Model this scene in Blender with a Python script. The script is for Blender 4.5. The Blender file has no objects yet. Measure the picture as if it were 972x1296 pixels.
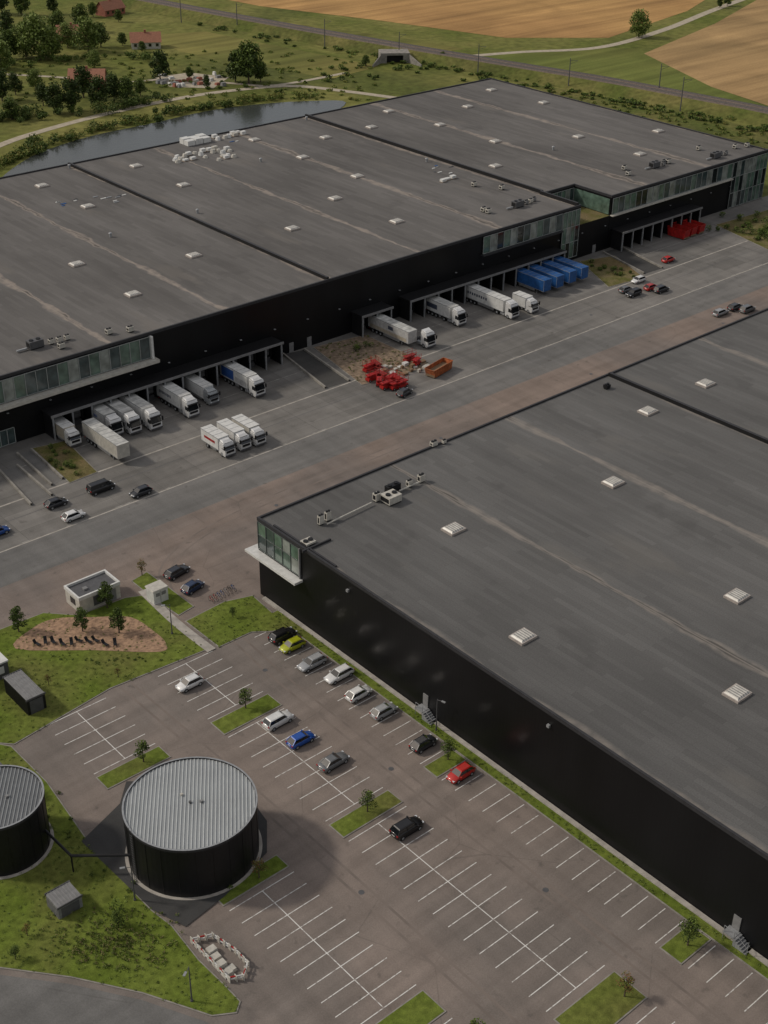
import bpy, bmesh, math, random
from mathutils import Vector, Matrix
random.seed(7)
scene = bpy.context.scene
rad = math.radians

# ------------------------------------------------------------------ survey
HC = 120.0; PITCH = rad(30.8); ROLL = 0.0127; FPX = 1683.0; AZ = rad(48.6)
hx, hy = math.cos(AZ), math.sin(AZ)
sp, cp = math.sin(PITCH), math.cos(PITCH)
def G(u, v, z=0.0):
    "survey reading -> world metres (X along the service road, Y across it) at height z"
    x = u-486; y = 648-v
    Rc = x-ROLL*y; Uc = y+ROLL*x
    Fh = FPX*cp+Uc*sp; dn = FPX*sp-Uc*cp
    k = (HC-z)/dn
    R = Rc*k; F = Fh*k
    return (F*hx+R*hy, F*hy-R*hx)
def GP(lst, z=0.0): return [G(u, v, z) for u, v in lst]

# ------------------------------------------------------------------ materials
class S:
    def __init__(s, name, rough=0.8, metal=0.0, spec=None):
        s.m = bpy.data.materials.new(name); s.m.use_nodes = True
        s.t = s.m.node_tree; s.b = s.t.nodes['Principled BSDF']
        s.b.inputs['Roughness'].default_value = rough
        s.b.inputs['Metallic'].default_value = metal
        if spec is not None: s.b.inputs['Specular IOR Level'].default_value = spec
        s.pos = s.t.nodes.new('ShaderNodeNewGeometry').outputs['Position']
    def put(s, inp, v):
        if isinstance(v, bpy.types.NodeSocket): s.t.links.new(v, inp)
        else: inp.default_value = v
    def noise(s, scale, detail=4, lo=0.35, hi=0.65, stretch=None, a=0.0, b=1.0, rot=0.0, dist=0.0):
        vec = s.pos
        if stretch or rot:
            mp = s.t.nodes.new('ShaderNodeMapping'); s.put(mp.inputs[0], vec)
            mp.inputs['Scale'].default_value = stretch or (1, 1, 1)
            mp.inputs['Rotation'].default_value = (0, 0, rot); vec = mp.outputs[0]
        n = s.t.nodes.new('ShaderNodeTexNoise'); s.put(n.inputs['Vector'], vec)
        n.inputs['Scale'].default_value = scale; n.inputs['Detail'].default_value = detail
        n.inputs['Distortion'].default_value = dist
        r = s.t.nodes.new('ShaderNodeMapRange'); s.put(r.inputs[0], n.outputs[0])
        r.inputs[1].default_value = lo; r.inputs[2].default_value = hi
        r.inputs[3].default_value = a; r.inputs[4].default_value = b
        return r.outputs[0]
    def math(s, op, a, b=0.0, c=None):
        n = s.t.nodes.new('ShaderNodeMath'); n.operation = op
        s.put(n.inputs[0], a); s.put(n.inputs[1], b)
        if c is not None: s.put(n.inputs[2], c)
        return n.outputs[0]
    def rng(s, v, lo, hi, a=0.0, b=1.0):
        r = s.t.nodes.new('ShaderNodeMapRange'); s.put(r.inputs[0], v)
        for i, q in enumerate((lo, hi, a, b)): s.put(r.inputs[i+1], q)
        return r.outputs[0]
    def mix(s, f, a, b, mode='MIX'):
        n = s.t.nodes.new('ShaderNodeMix'); n.data_type = 'RGBA'; n.blend_type = mode
        s.put(n.inputs[0], f)
        for i, c in ((6, a), (7, b)):
            if isinstance(c, tuple): c = (c+(1.0,))[:4]
            s.put(n.inputs[i], c)
        return n.outputs[2]
    def mul(s, col, f):
        n = s.t.nodes.new('ShaderNodeVectorMath'); n.operation = 'SCALE'
        if isinstance(col, tuple): n.inputs[0].default_value = col[:3]
        else: s.t.links.new(col, n.inputs[0])
        s.put(n.inputs['Scale'], f); return n.outputs[0]
    def axis(s, i):
        n = s.t.nodes.new('ShaderNodeSeparateXYZ'); s.put(n.inputs[0], s.pos); return n.outputs[i]
    def out(s, col, bump=None, strength=0.3, dist=0.05):
        if isinstance(col, tuple): col = (col+(1.0,))[:4]
        s.put(s.b.inputs['Base Color'], col)
        if bump is not None:
            b = s.t.nodes.new('ShaderNodeBump'); b.inputs['Strength'].default_value = strength
            b.inputs['Distance'].default_value = dist
            s.put(b.inputs['Height'], bump); s.put(s.b.inputs['Normal'], b.outputs[0])
        return s.m

def simple(name, c, rough=0.7, metal=0.0, var=0.15, scale=1.5, spec=None):
    s = S(name, rough, metal, spec)
    return s.out(s.mul(c, s.noise(scale, 5, 0.3, 0.7, a=1-var, b=1+var)))

def asphalt(name, c1, c2, slab=0.0, crack=True, rough=0.9, patch=0.5):
    s = S(name, rough, spec=0.25)
    c = s.mix(s.noise(0.035, 6, 0.4, 0.6, dist=0.4), c1, c2)
    c = s.mul(c, s.noise(0.25, 6, 0.3, 0.7, stretch=(0.2, 1.8, 1), a=0.84, b=1.14))
    c = s.mul(c, s.noise(0.25, 6, 0.3, 0.7, stretch=(1.8, 0.25, 1), a=0.88, b=1.1))
    c = s.mul(c, s.noise(6.0, 4, 0.3, 0.7, a=0.88, b=1.12))
    c = s.mix(s.noise(0.5, 8, 0.63, 0.73, b=patch), c, (0.075, 0.068, 0.062))
    c = s.mix(s.noise(0.13, 8, 0.6, 0.72, b=patch*.6, rot=.7), c, (c1[0]*1.35, c1[1]*1.35, c1[2]*1.35))
    if crack:
        v = s.t.nodes.new('ShaderNodeTexVoronoi'); v.feature = 'DISTANCE_TO_EDGE'
        v.inputs['Scale'].default_value = 0.06; s.put(v.inputs['Vector'], s.pos)
        k = s.rng(v.outputs['Distance'], 0.0, 0.006, 0.35, 0.0)
        k2 = s.math('MULTIPLY', k, s.noise(0.08, 2, 0.45, 0.6))
        c = s.mix(k2, c, (0.07, 0.065, 0.06))
    if slab:
        v = s.t.nodes.new('ShaderNodeTexBrick'); s.put(v.inputs['Vector'], s.pos); v.offset = 0.0
        v.inputs['Scale'].default_value = 1.0; v.inputs['Brick Width'].default_value = slab*1.5; v.inputs['Row Height'].default_value = slab
        v.inputs['Mortar Size'].default_value = 0.05
        v.inputs['Color1'].default_value = (0.88, 0.88, 0.88, 1); v.inputs['Color2'].default_value = (1.1, 1.1, 1.1, 1); v.inputs['Mortar'].default_value = (0.7, 0.7, 0.7, 1)
        c = s.mix(1.0, c, v.outputs[0], 'MULTIPLY')
    return s.out(c)

def roof_mat(name, base, x0, dusty, jit):
    s = S(name, 0.92, spec=0.15)
    b2 = tuple(q*0.82 for q in base)
    c = s.mix(s.noise(0.02, 5, 0.38, 0.62, dist=0.6), base, b2)
    c = s.mul(c, s.noise(0.12, 6, 0.3, 0.7, stretch=(1.6, 0.2, 1), a=0.86, b=1.13))
    c = s.mul(c, s.noise(5.0, 4, 0.3, 0.7, a=0.88, b=1.12))
    X = s.axis(0)
    br = s.t.nodes.new('ShaderNodeTexBrick'); br.inputs['Scale'].default_value = 1.0
    mp = s.t.nodes.new('ShaderNodeMapping'); s.put(mp.inputs[0], s.pos); mp.inputs['Rotation'].default_value = (0, 0, rad(90))
    s.put(br.inputs['Vector'], mp.outputs[0])
    br.inputs['Brick Width'].default_value = 8.0; br.inputs['Row Height'].default_value = 1.0
    br.inputs['Mortar Size'].default_value = 0.02
    br.inputs['Color1'].default_value = (0.91, 0.91, 0.91, 1); br.inputs['Color2'].default_value = (1.08, 1.08, 1.08, 1)
    br.inputs['Mortar'].default_value = (0.8, 0.8, 0.8, 1)
    c = s.mix(1.0, c, br.outputs[0], 'MULTIPLY')
    # drainage valleys every 27.33 m collect dust
    w = s.math('SUBTRACT', s.math('MODULO', s.math('ADD', X, 1000*27.333-x0+13.667), 27.333), 13.667)
    wj = s.math('ADD', w, s.noise(0.2, 6, 0.2, 0.8, stretch=(1, 1, 1), a=-jit, b=jit))
    d = s.math('ABSOLUTE', wj)
    width = s.noise(0.06, 4, 0.35, 0.65, a=0.25, b=1.7)
    f = s.math('SUBTRACT', 1.0, s.math('DIVIDE', d, width))
    pale = s.math('MULTIPLY', s.rng(f, 0.0, 0.45, 0.0, dusty), s.noise(0.5, 6, 0.3, 0.6, a=0.25, b=1.0))
    c = s.mix(pale, c, (base[0]*2.1, base[1]*1.9, base[2]*1.7))
    core = s.math('MULTIPLY', s.rng(f, 0.62, 0.8, 0.0, 0.7), s.noise(0.045, 4, 0.48, 0.56))
    c = s.mix(core, c, (0.05, 0.047, 0.045))
    ln = s.rng(s.math('ABSOLUTE', w), 0.07, 0.18, 0.6, 0.0)
    c = s.mix(ln, c, (base[0]*2.0, base[1]*1.85, base[2]*1.7))
    c = s.mix(s.noise(0.07, 7, 0.60, 0.68, b=0.25, stretch=(1.5, .5, 1)), c, (base[0]*1.5, base[1]*1.42, base[2]*1.3))
    c = s.mix(s.noise(0.11, 7, 0.64, 0.70, b=0.25, rot=1.0), c, (base[0]*0.5, base[1]*0.5, base[2]*0.5))
    return s.out(c)

def leaf(name, c):
    s = S(name, 0.65, spec=0.2)
    return s.out(s.mul(c, s.noise(0.9, 3, 0.3, 0.7, a=0.65, b=1.35)))

def grass(name, c1, c2, c3, sc=0.12, f3=0.85):
    s = S(name, 0.95, spec=0.1)
    c = s.mix(s.noise(sc, 7, 0.36, 0.64), c1, c2)
    c = s.mix(s.noise(sc*0.35, 9, 0.5, 0.66, b=f3, dist=0.5), c, c3)
    c = s.mul(c, s.noise(sc*10, 8, 0.3, 0.7, a=0.72, b=1.28))
    n = s.noise(9.0, 3, 0.3, 0.7)
    c = s.mul(c, s.rng(n, 0, 1, 0.8, 1.2))
    return s.out(c, n, 0.4, 0.05)

def field_mat(name, c1, c2, rot, row=0.12):
    s = S(name, 0.95, spec=0.1)
    c = s.mix(s.noise(0.012, 6, 0.38, 0.62), c1, c2)
    c = s.mul(c, s.noise(row, 4, 0.3, 0.7, stretch=(0.06, 1.5, 1), rot=rot, a=0.72, b=1.25))
    c = s.mul(c, s.noise(0.03, 8, 0.3, 0.7, dist=1.0, a=0.85, b=1.12))
    c = s.mul(c, s.noise(1.2, 4, 0.3, 0.7, a=0.9, b=1.1))
    return s.out(c)

m_apron = asphalt('apron_asphalt', (0.22, 0.174, 0.147), (0.176, 0.149, 0.133))
m_road = asphalt('road_asphalt', (0.166, 0.16, 0.152), (0.14, 0.137, 0.132))
m_yard = asphalt('yard_concrete', (0.185, 0.175, 0.162), (0.145, 0.139, 0.13), slab=6.0, crack=False)
m_park = asphalt('car_park_asphalt', (0.212, 0.175, 0.152), (0.172, 0.149, 0.133))
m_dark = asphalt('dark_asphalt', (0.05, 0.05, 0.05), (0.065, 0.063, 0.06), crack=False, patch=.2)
m_conc = simple('concrete', (0.36, 0.335, 0.3), 0.9, var=0.22, scale=0.8, spec=.2)
m_conc2 = simple('weathered_concrete', (0.25, 0.235, 0.21), 0.9, var=0.25, scale=0.8, spec=.2)
s = S('road_paint', 0.8, spec=.2); m_line = s.out(s.mix(s.noise(1.8, 6, 0.50, 0.66, b=0.8), (0.66, 0.65, 0.62), (0.24, 0.21, 0.19)))
s = S('faded_road_paint', 0.85, spec=.2); m_line2 = s.out(s.mix(s.noise(0.9, 6, 0.38, 0.6, b=0.9), (0.42, 0.41, 0.38), (0.19, 0.175, 0.16)))
s = S('tyre_marks', 0.9, spec=.2); m_tyre = s.out(s.mix(s.noise(0.3, 7, 0.36, 0.55, b=1.0), (0.155, 0.13, 0.115), (0.193, 0.161, 0.141)))
m_grass = grass('lawn', (0.10, 0.138, 0.02), (0.135, 0.168, 0.032), (0.13, 0.125, 0.04), 0.12)
m_mead = grass('meadow', (0.11, 0.128, 0.028), (0.19, 0.18, 0.055), (0.075, 0.09, 0.024), 0.03)
m_verge = grass('rank_grass', (0.09, 0.108, 0.026), (0.16, 0.145, 0.05), (0.065, 0.075, 0.022), 0.06)
m_wheat = field_mat('wheat', (0.44, 0.265, 0.105), (0.36, 0.21, 0.085), 0.55)
m_wheat2 = field_mat('stubble', (0.36, 0.235, 0.11), (0.29, 0.195, 0.092), 1.5)
m_pasture = field_mat('pasture', (0.22, 0.185, 0.06), (0.14, 0.145, 0.04), 0.8)
m_pasture2 = field_mat('green_field', (0.12, 0.145, 0.035), (0.16, 0.165, 0.045), 0.3)
m_soil = simple('soil', (0.19, 0.14, 0.095), 0.95, var=0.5, scale=1.2)
m_mulch = simple('bark_mulch', (0.3, 0.19, 0.12), 0.95, var=0.4, scale=2.0)
m_gravel = simple('gravel_path', (0.38, 0.33, 0.25), 0.95, var=0.2, scale=0.6)
m_bed = grass('rough_bed', (0.095, 0.1, 0.025), (0.17, 0.14, 0.07), (0.16, 0.11, 0.06), 0.3)
m_roof1 = roof_mat('roof_felt', (0.142, 0.135, 0.129), 173.5, 0.8, 0.8)
m_roof2 = roof_mat('roof_felt_grey', (0.128, 0.126, 0.123), 101.3, 0.6, 0.35)
s = S('black_cladding', 0.42, 0.0, 0.22)
rib = s.math('PINGPONG', s.math('ADD', s.axis(0), s.axis(1)), 0.3)
cc = s.mul((0.006, 0.0062, 0.007), s.noise(0.1, 4, 0.3, 0.7, stretch=(1, 1, .3), a=0.6, b=1.4))
s.put(s.b.inputs['Roughness'], s.noise(0.08, 3, 0.3, 0.7, a=0.3, b=0.55))
m_wall = s.out(cc, rib, 0.2, 0.04)
m_cap = simple('parapet_cap', (0.035, 0.035, 0.038), 0.55, 0.0, spec=.25)
m_black = simple('black_steel', (0.011, 0.011, 0.012), 0.5, 0.0, spec=.3)
m_rubber = simple('rubber', (0.012, 0.012, 0.012), 0.8)
m_white = simple('white_paint', (0.6, 0.6, 0.58), 0.5, var=0.12)
m_offw = simple('off_white', (0.46, 0.44, 0.39), 0.6, var=0.15)
m_grey = simple('galvanised', (0.3, 0.31, 0.32), 0.5, 0.3)
m_dgrey = simple('dark_grey', (0.08, 0.08, 0.084), 0.6)
m_mgrey = simple('mid_grey', (0.19, 0.19, 0.19), 0.6)
m_fin = simple('aluminium_mullion', (0.30, 0.32, 0.31), 0.5, 0.2)
m_fin2 = simple('dark_mullion', (0.10, 0.115, 0.11), 0.5, 0.2)
def glassm(name, c, r=0.08):
    s = S(name, r, 0.0, 0.8); return s.out(s.mul(c, s.noise(0.5, 3, 0.3, 0.7, a=0.6, b=1.5)))
m_gl = [glassm('office_glass', (0.045, 0.065, 0.065)), glassm('office_glass_blind', (0.2, 0.22, 0.2), 0.15),
        glassm('office_glass_green', (0.09, 0.14, 0.11)), glassm('office_glass_dark', (0.015, 0.02, 0.02))]
m_cargl = glassm('vehicle_glass', (0.01, 0.012, 0.014), 0.06)
m_sky = simple('skylight_polycarbonate', (0.55, 0.53, 0.48), 0.4, var=0.15)
m_skyf = simple('skylight_frame', (0.36, 0.32, 0.29), 0.6)
m_red = simple('red_paint', (0.36, 0.014, 0.012), 0.45, var=.3)
m_redd = simple('faded_red_paint', (0.28, 0.025, 0.02), 0.6, var=.4)
m_orange = simple('rust_orange', (0.36, 0.1, 0.03), 0.7, var=0.35)
m_blue = simple('blue_tarpaulin', (0.015, 0.085, 0.26), 0.5, var=0.25)
m_redl = simple('tail_lamp', (0.3, 0.01, 0.01), 0.3)
m_lamp = simple('head_lamp', (0.6, 0.62, 0.65), 0.15)
m_wood = simple('timber', (0.2, 0.13, 0.075), 0.7)
m_brick = simple('red_brick', (0.28, 0.1, 0.065), 0.85, var=0.2)
m_tile = simple('roof_tile', (0.32, 0.14, 0.085), 0.8)
m_tank = simple('tank_wall', (0.009, 0.009, 0.010), 0.42, spec=.3)
m_tankr = simple('tank_roof_sheet', (0.27, 0.285, 0.29), 0.5, 0.1, var=0.12, scale=0.3)
m_tankrib = simple('tank_roof_seam', (0.46, 0.48, 0.48), 0.45, 0.1, var=0.08)
m_tankr2 = simple('tank_roof_sheet_dark', (0.12, 0.125, 0.13), 0.5, 0.1)
m_bark = simple('bark', (0.08, 0.06, 0.04), 0.9, var=0.3, scale=4)
L_dark = leaf('foliage_dark', (0.038, 0.06, 0.015)); L_mid = leaf('foliage', (0.072, 0.108, 0.021))
L_lite = leaf('foliage_light', (0.125, 0.172, 0.034)); L_yel = leaf('foliage_yellow', (0.2, 0.18, 0.045))
L_red = leaf('foliage_russet', (0.17, 0.085, 0.035)); L_wil = leaf('foliage_willow', (0.18, 0.225, 0.06))
L_dry = leaf('foliage_dry', (0.2, 0.15, 0.075))
s = S('lake_water', 0.15, 0.0, 0.5)
m_water = s.out((0.045, 0.05, 0.046), s.noise(0.6, 4, 0.3, 0.7), 0.15, 0.1)
_paint = {}
def paint(c):
    if c not in _paint:
        s = S('car_paint', 0.32, 0.1, 0.5)
        s.b.inputs['Coat Weight'].default_value = 0.4
        _paint[c] = s.out(s.mul(c, s.noise(2.0, 3, 0.3, 0.7, a=0.92, b=1.08)))
    return _paint[c]

# ------------------------------------------------------------------ mesh builder
class MB:
    def __init__(s): s.v = []; s.f = []; s.fm = []; s.m = []
    def mi(s, m):
        if m not in s.m: s.m.append(m)
        return s.m.index(m)
    def face(s, pts, m):
        b = len(s.v); s.v += [tuple(p) for p in pts]; s.f.append(tuple(range(b, b+len(pts)))); s.fm.append(s.mi(m))
    def hexa(s, lo, hi, m, mtop=None):
        b = len(s.v); n = len(lo); s.v += [tuple(p) for p in lo]+[tuple(p) for p in hi]
        k = s.mi(m)
        for i in range(n):
            j = (i+1) % n; s.f.append((b+i, b+j, b+n+j, b+n+i)); s.fm.append(k)
        s.f.append(tuple(b+i for i in reversed(range(n)))); s.fm.append(k)
        s.f.append(tuple(b+n+i for i in range(n))); s.fm.append(s.mi(mtop) if mtop else k)
    def box(s, x0, x1, y0, y1, z0, z1, m, mtop=None, tx=0, ty=0):
        if x0 > x1: x0, x1 = x1, x0
        if y0 > y1: y0, y1 = y1, y0
        s.hexa([(x0, y0, z0), (x1, y0, z0), (x1, y1, z0), (x0, y1, z0)],
               [(x0+tx, y0+ty, z1), (x1-tx, y0+ty, z1), (x1-tx, y1-ty, z1), (x0+tx, y1-ty, z1)], m, mtop)
    def prism(s, pts, z0, z1, m, mtop=None):
        a = sum(pts[i][0]*pts[(i+1) % len(pts)][1]-pts[(i+1) % len(pts)][0]*pts[i][1] for i in range(len(pts)))
        if a < 0: pts = pts[::-1]
        s.hexa([(p[0], p[1], z0) for p in pts], [(p[0], p[1], z1) for p in pts], m, mtop)
    def rod(s, p, q, r0, r1, m, n=8):
        p = Vector(p); q = Vector(q); d = (q-p).normalized()
        a = d.orthogonal().normalized(); c = d.cross(a)
        A = [p+(a*math.cos(t)+c*math.sin(t))*r0 for t in [2*math.pi*i/n for i in range(n)]]
        B = [q+(a*math.cos(t)+c*math.sin(t))*r1 for t in [2*math.pi*i/n for i in range(n)]]
        s.hexa(A, B, m)
    def data(s, name, smooth=False):
        me = bpy.data.meshes.new(name); me.from_pydata(s.v, [], s.f)
        for m in s.m: me.materials.append(m)
        me.polygons.foreach_set('material_index', s.fm)
        if smooth: me.polygons.foreach_set('use_smooth', [True]*len(s.f))
        me.update(); return me
    def obj(s, name, parent=None, smooth=False, loc=(0, 0, 0), rot=0.0):
        o = bpy.data.objects.new(name, s.data(name, smooth)); scene.collection.objects.link(o)
        o.location = loc; o.rotation_euler[2] = rot
        if parent: o.parent = parent
        return o
def inst(name, me, loc, rot=0.0, sc=1.0):
    o = bpy.data.objects.new(name, me); scene.collection.objects.link(o)
    o.location = loc; o.rotation_euler[2] = rot; o.scale = (sc, sc, sc) if not isinstance(sc, tuple) else sc
    return o
def empty(name, loc=(0, 0, 0)):
    o = bpy.data.objects.new(name, None); scene.collection.objects.link(o); o.location = loc; return o
def area(pts): return sum(pts[i][0]*pts[(i+1) % len(pts)][1]-pts[(i+1) % len(pts)][0]*pts[i][1] for i in range(len(pts)))
def poly(name, pts, z, m):
    if area(pts) < 0: pts = pts[::-1]
    b = MB(); b.face([(p[0], p[1], z) for p in pts], m); return b.obj(name)
def crom(pts, n=6, closed=False):
    o = []; N = len(pts); rngs = range(N if closed else N-1)
    for i in rngs:
        g = (lambda k: pts[k % N]) if closed else (lambda k: pts[max(0, min(N-1, k))])
        p0, p1, p2, p3 = g(i-1), g(i), g(i+1), g(i+2)
        for j in range(n):
            t = j/n
            o.append(tuple(0.5*((2*p1[c])+(-p0[c]+p2[c])*t+(2*p0[c]-5*p1[c]+4*p2[c]-p3[c])*t*t+(-p0[c]+3*p1[c]-3*p2[c]+p3[c])*t**3) for c in (0, 1)))
    if not closed: o.append(tuple(pts[-1]))
    return o
def sweep(mb, pts, prof, mats):
    N = len(pts); rows = []
    for i in range(N):
        a = Vector(pts[max(0, i-1)]); b = Vector(pts[min(N-1, i+1)]); d = (b-a).normalized(); n = Vector((-d.y, d.x))
        rows.append([(pts[i][0]+n.x*o, pts[i][1]+n.y*o, z) for o, z in prof])
    for i in range(N-1):
        for j in range(len(prof)-1):
            mb.face([rows[i][j+1], rows[i][j], rows[i+1][j], rows[i+1][j+1]], mats[j])
def strip(name, pts, w, z, m):
    b = MB(); sweep(b, pts, [(-w/2, z), (w/2, z)], [m]); return b.obj(name)
def inset(pts, d):
    if area(pts) < 0: pts = pts[::-1]
    N = len(pts); o = []
    for i in range(N):
        p = Vector(pts[i]); e1 = (p-Vector(pts[i-1])).normalized(); e2 = (Vector(pts[(i+1) % N])-p).normalized()
        n1 = Vector((-e1.y, e1.x)); n2 = Vector((-e2.y, e2.x)); n = n1+n2
        if n.length < 1e-4: n = n1
        n.normalize(); k = d/max(0.5, n.dot(n1)); o.append((p.x+n.x*k, p.y+n.y*k))
    return o
def kerbed(name, pts, m, z=0.12, kerb=0.16, km=None):
    b = MB(); b.prism(pts, 0.0, z, km or m_conc2)
    inn = inset(pts, kerb); b.face([(p[0], p[1], z+0.02) for p in inn], m)
    return b.obj(name)
def inpoly(p, P):
    c = False; n = len(P)
    for i in range(n):
        a, q = P[i], P[i-1]
        if (a[1] > p[1]) != (q[1] > p[1]) and p[0] < (q[0]-a[0])*(p[1]-a[1])/(q[1]-a[1])+a[0]: c = not c
    return c

# ------------------------------------------------------------------ ground sheets
poly('ground', [(-3000, -3000), (6000, -3000), (6000, 6000), (-3000, 6000)], 0.0, m_mead)
poly('service_yard', [(-200, 182.3), (372, 182.3), (372, 216), (-200, 216)], 0.03, m_yard)
poly('road', [(-200, 172.5), (420, 172.5), (420, 182), (-200, 182)], 0.03, m_road)
poly('apron', [(-200, 144), (420, 144), (420, 172.5), (-200, 172.5)], 0.03, m_apron)
poly('car_park', [(-60, -80), (101.3, -80), (101.3, 144), (-60, 144)], 0.03, m_park)
poly('gutter', [(-200, 182), (420, 182), (420, 182.3), (-200, 182.3)], 0.03, m_conc)
b = MB()
for y, w, m in ((195.6, 0.4, m_conc), (206.5, 0.12, m_line2), (190.3, 0.12, m_dgrey)):
    b.face([(-200, y, 0.042), (330, y, 0.042), (330, y+w, 0.042), (-200, y+w, 0.042)], m)
for x in range(70, 330, 9):
    b.face([(x, 182.4, 0.05), (x+4, 182.4, 0.05), (x+4, 182.52, 0.05), (x, 182.52, 0.05)], m_line2)
b.obj('yard_joint_lines')
b = MB(); zz = 0.036
for P in ([(96, 145), (90, 152), (96, 162), (115, 167), (160, 168)], [(40, 149), (62, 153), (84, 150), (91, 141), (90.5, 120), (90, 60), (90, -20)],
          [(72.6, 138), (73.2, 100), (72.8, 40)]):
    C = crom(P, 10)
    for o in (-.85, .85): sweep(b, C, [(o-.17, zz), (o+.17, zz)], [m_tyre])
    zz += .0012
b.obj('tyre_tracks')
b = MB()
for x, y in ((90, 128), (90, 100), (90, 72), (73, 86), (73, 112), (90, 44), (120, 165), (160, 165), (205, 166), (250, 165), (130, 190), (180, 189), (230, 188), (85, 147)):
    b.rod((x, y, 0.03), (x, y, 0.046), .38, .38, m_dgrey, 14)
b.obj('manhole_covers')
for i, P in enumerate(([(358, 449), (385, 443), (442, 483), (412, 492)], [(763, 320), (785, 313), (838, 340), (815, 347)],
                       [(0, 597), (22, 590), (66, 628), (40, 640)], [(22, 575), (40, 570), (80, 607), (66, 615)])):
    q = GP(P); b = MB(); b.face([(p[0], p[1], 0.055) for p in q][::-1], m_dark if i < 2 else m_road)
    for a_, b_ in ((0, 3), (1, 2)):
        sweep(b, [q[a_], q[b_]], [(-0.18, 0.0), (-0.18, 0.5), (0.18, 0.5), (0.18, 0.0)], [m_conc2]*3)
    b.obj('loading_ramp')

# bay markings
b = MB()
def tick(x0, x1, y, w=0.12): b.face([(x0, y-w/2, 0.048), (x1, y-w/2, 0.048), (x1, y+w/2, 0.048), (x0, y+w/2, 0.048)], m_line)
def spine(x, y0, y1, w=0.12): b.face([(x-w/2, y0, 0.054), (x+w/2, y0, 0.054), (x+w/2, y1, 0.054), (x-w/2, y1, 0.054)], m_line)
def rows(x0, x1, ya, yb):
    n = round((yb-ya)/2.52)
    for i in range(n+1): tick(x0, x1, ya+(yb-ya)*i/n)
    if x1-x0 > 7: spine((x0+x1)/2, ya, yb)
rows(77.2, 86.8, 60, 93.4); rows(77.2, 86.8, 98, 119.2); rows(77.2, 86.8, 124.2, 136.8); rows(77.2, 86.8, 20, 52.6)
rows(59.4, 68.9, 71.8, 93.8); rows(59.4, 68.9, 124.6, 137.4); rows(59.4, 68.9, 30, 66)
rows(93.6, 98.6, 58.3, 94); rows(93.6, 98.6, 98.2, 138); rows(93.6, 98.6, -40, 53.6)
b.obj('parking_bay_markings')

# lawns
lawnS = GP([(-90, 925), (15, 945), (60, 990), (110, 1062), (150, 1108), (192, 1152), (218, 1172), (252, 1215), (285, 1247), (305, 1268), (300, 1283), (268, 1287), (180, 1258), (90, 1238), (0, 1226), (-90, 1216)])
kerbed('lawn', lawnS, m_grass)
lawnN = GP([(-90, 815), (0, 797), (55, 776), (100, 779), (158, 757), (180, 754), (262, 823), (140, 872), (18, 943), (-90, 935)])
kerbed('lawn', lawnN, m_grass)
lawnE = GP([(234, 787), (283, 762), (320, 754), (345, 776), (366, 795), (345, 800), (318, 801), (277, 820)])
kerbed('lawn', lawnE, m_grass)
kerbed('lawn', GP([(166, 736), (186, 724), (214, 744), (246, 768), (226, 780), (196, 760)]), m_grass)
strip('footpath', crom(GP([(180, 748), (222, 788), (268, 824)])), 1.5, 0.16, m_conc)
poly('mulch_bed', crom(GP([(20, 822), (40, 797), (70, 784), (120, 782), (165, 782), (195, 800), (210, 815), (202, 826), (120, 824)]), 4, True), 0.17, m_mulch)
b = MB(); b.box(99.0, 101.0, -80, 139, 0, 0.12, m_conc2); b.box(99.15, 100.5, -80, 138.8, 0, 0.15, m_grass); b.box(100.55, 101.22, -80, 143, 0, 0.3, m_conc); b.obj('verge')
for x0, x1, y0, y1 in ((77, 87, 94.2, 97.2), (77, 87, 119.9, 123.3), (77, 87, 54, 58.8), (59.2, 69, 94.8, 97.4), (59.2, 69, 67, 70.8), (59.2, 69, 120.8, 123.8), (93.4, 98.9, 94.7, 97.5), (93.4, 98.9, 54.4, 57.6)):
    kerbed('planting_island', [(x0, y0), (x1, y0), (x1, y1), (x0, y1)], m_grass)
poly('access_road', GP([(-160, 1212), (0, 1234), (90, 1246), (180, 1266), (262, 1294), (330, 1340), (330, 1500), (-160, 1600)]), 0.06, m_road)
bed1 = GP([(396, 440), (462, 424), (548, 463), (458, 488)]); kerbed('planting_bed', bed1, m_soil)
kerbed('planting_bed', GP([(40, 568), (84, 558), (124, 598), (88, 612)]), m_bed)
kerbed('planting_bed', GP([(733, 331), (778, 324), (816, 352), (770, 364)]), m_bed)
kerbed('planting_bed', GP([(905, 285), (985, 262), (1060, 300), (975, 318)]), m_bed)

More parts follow.
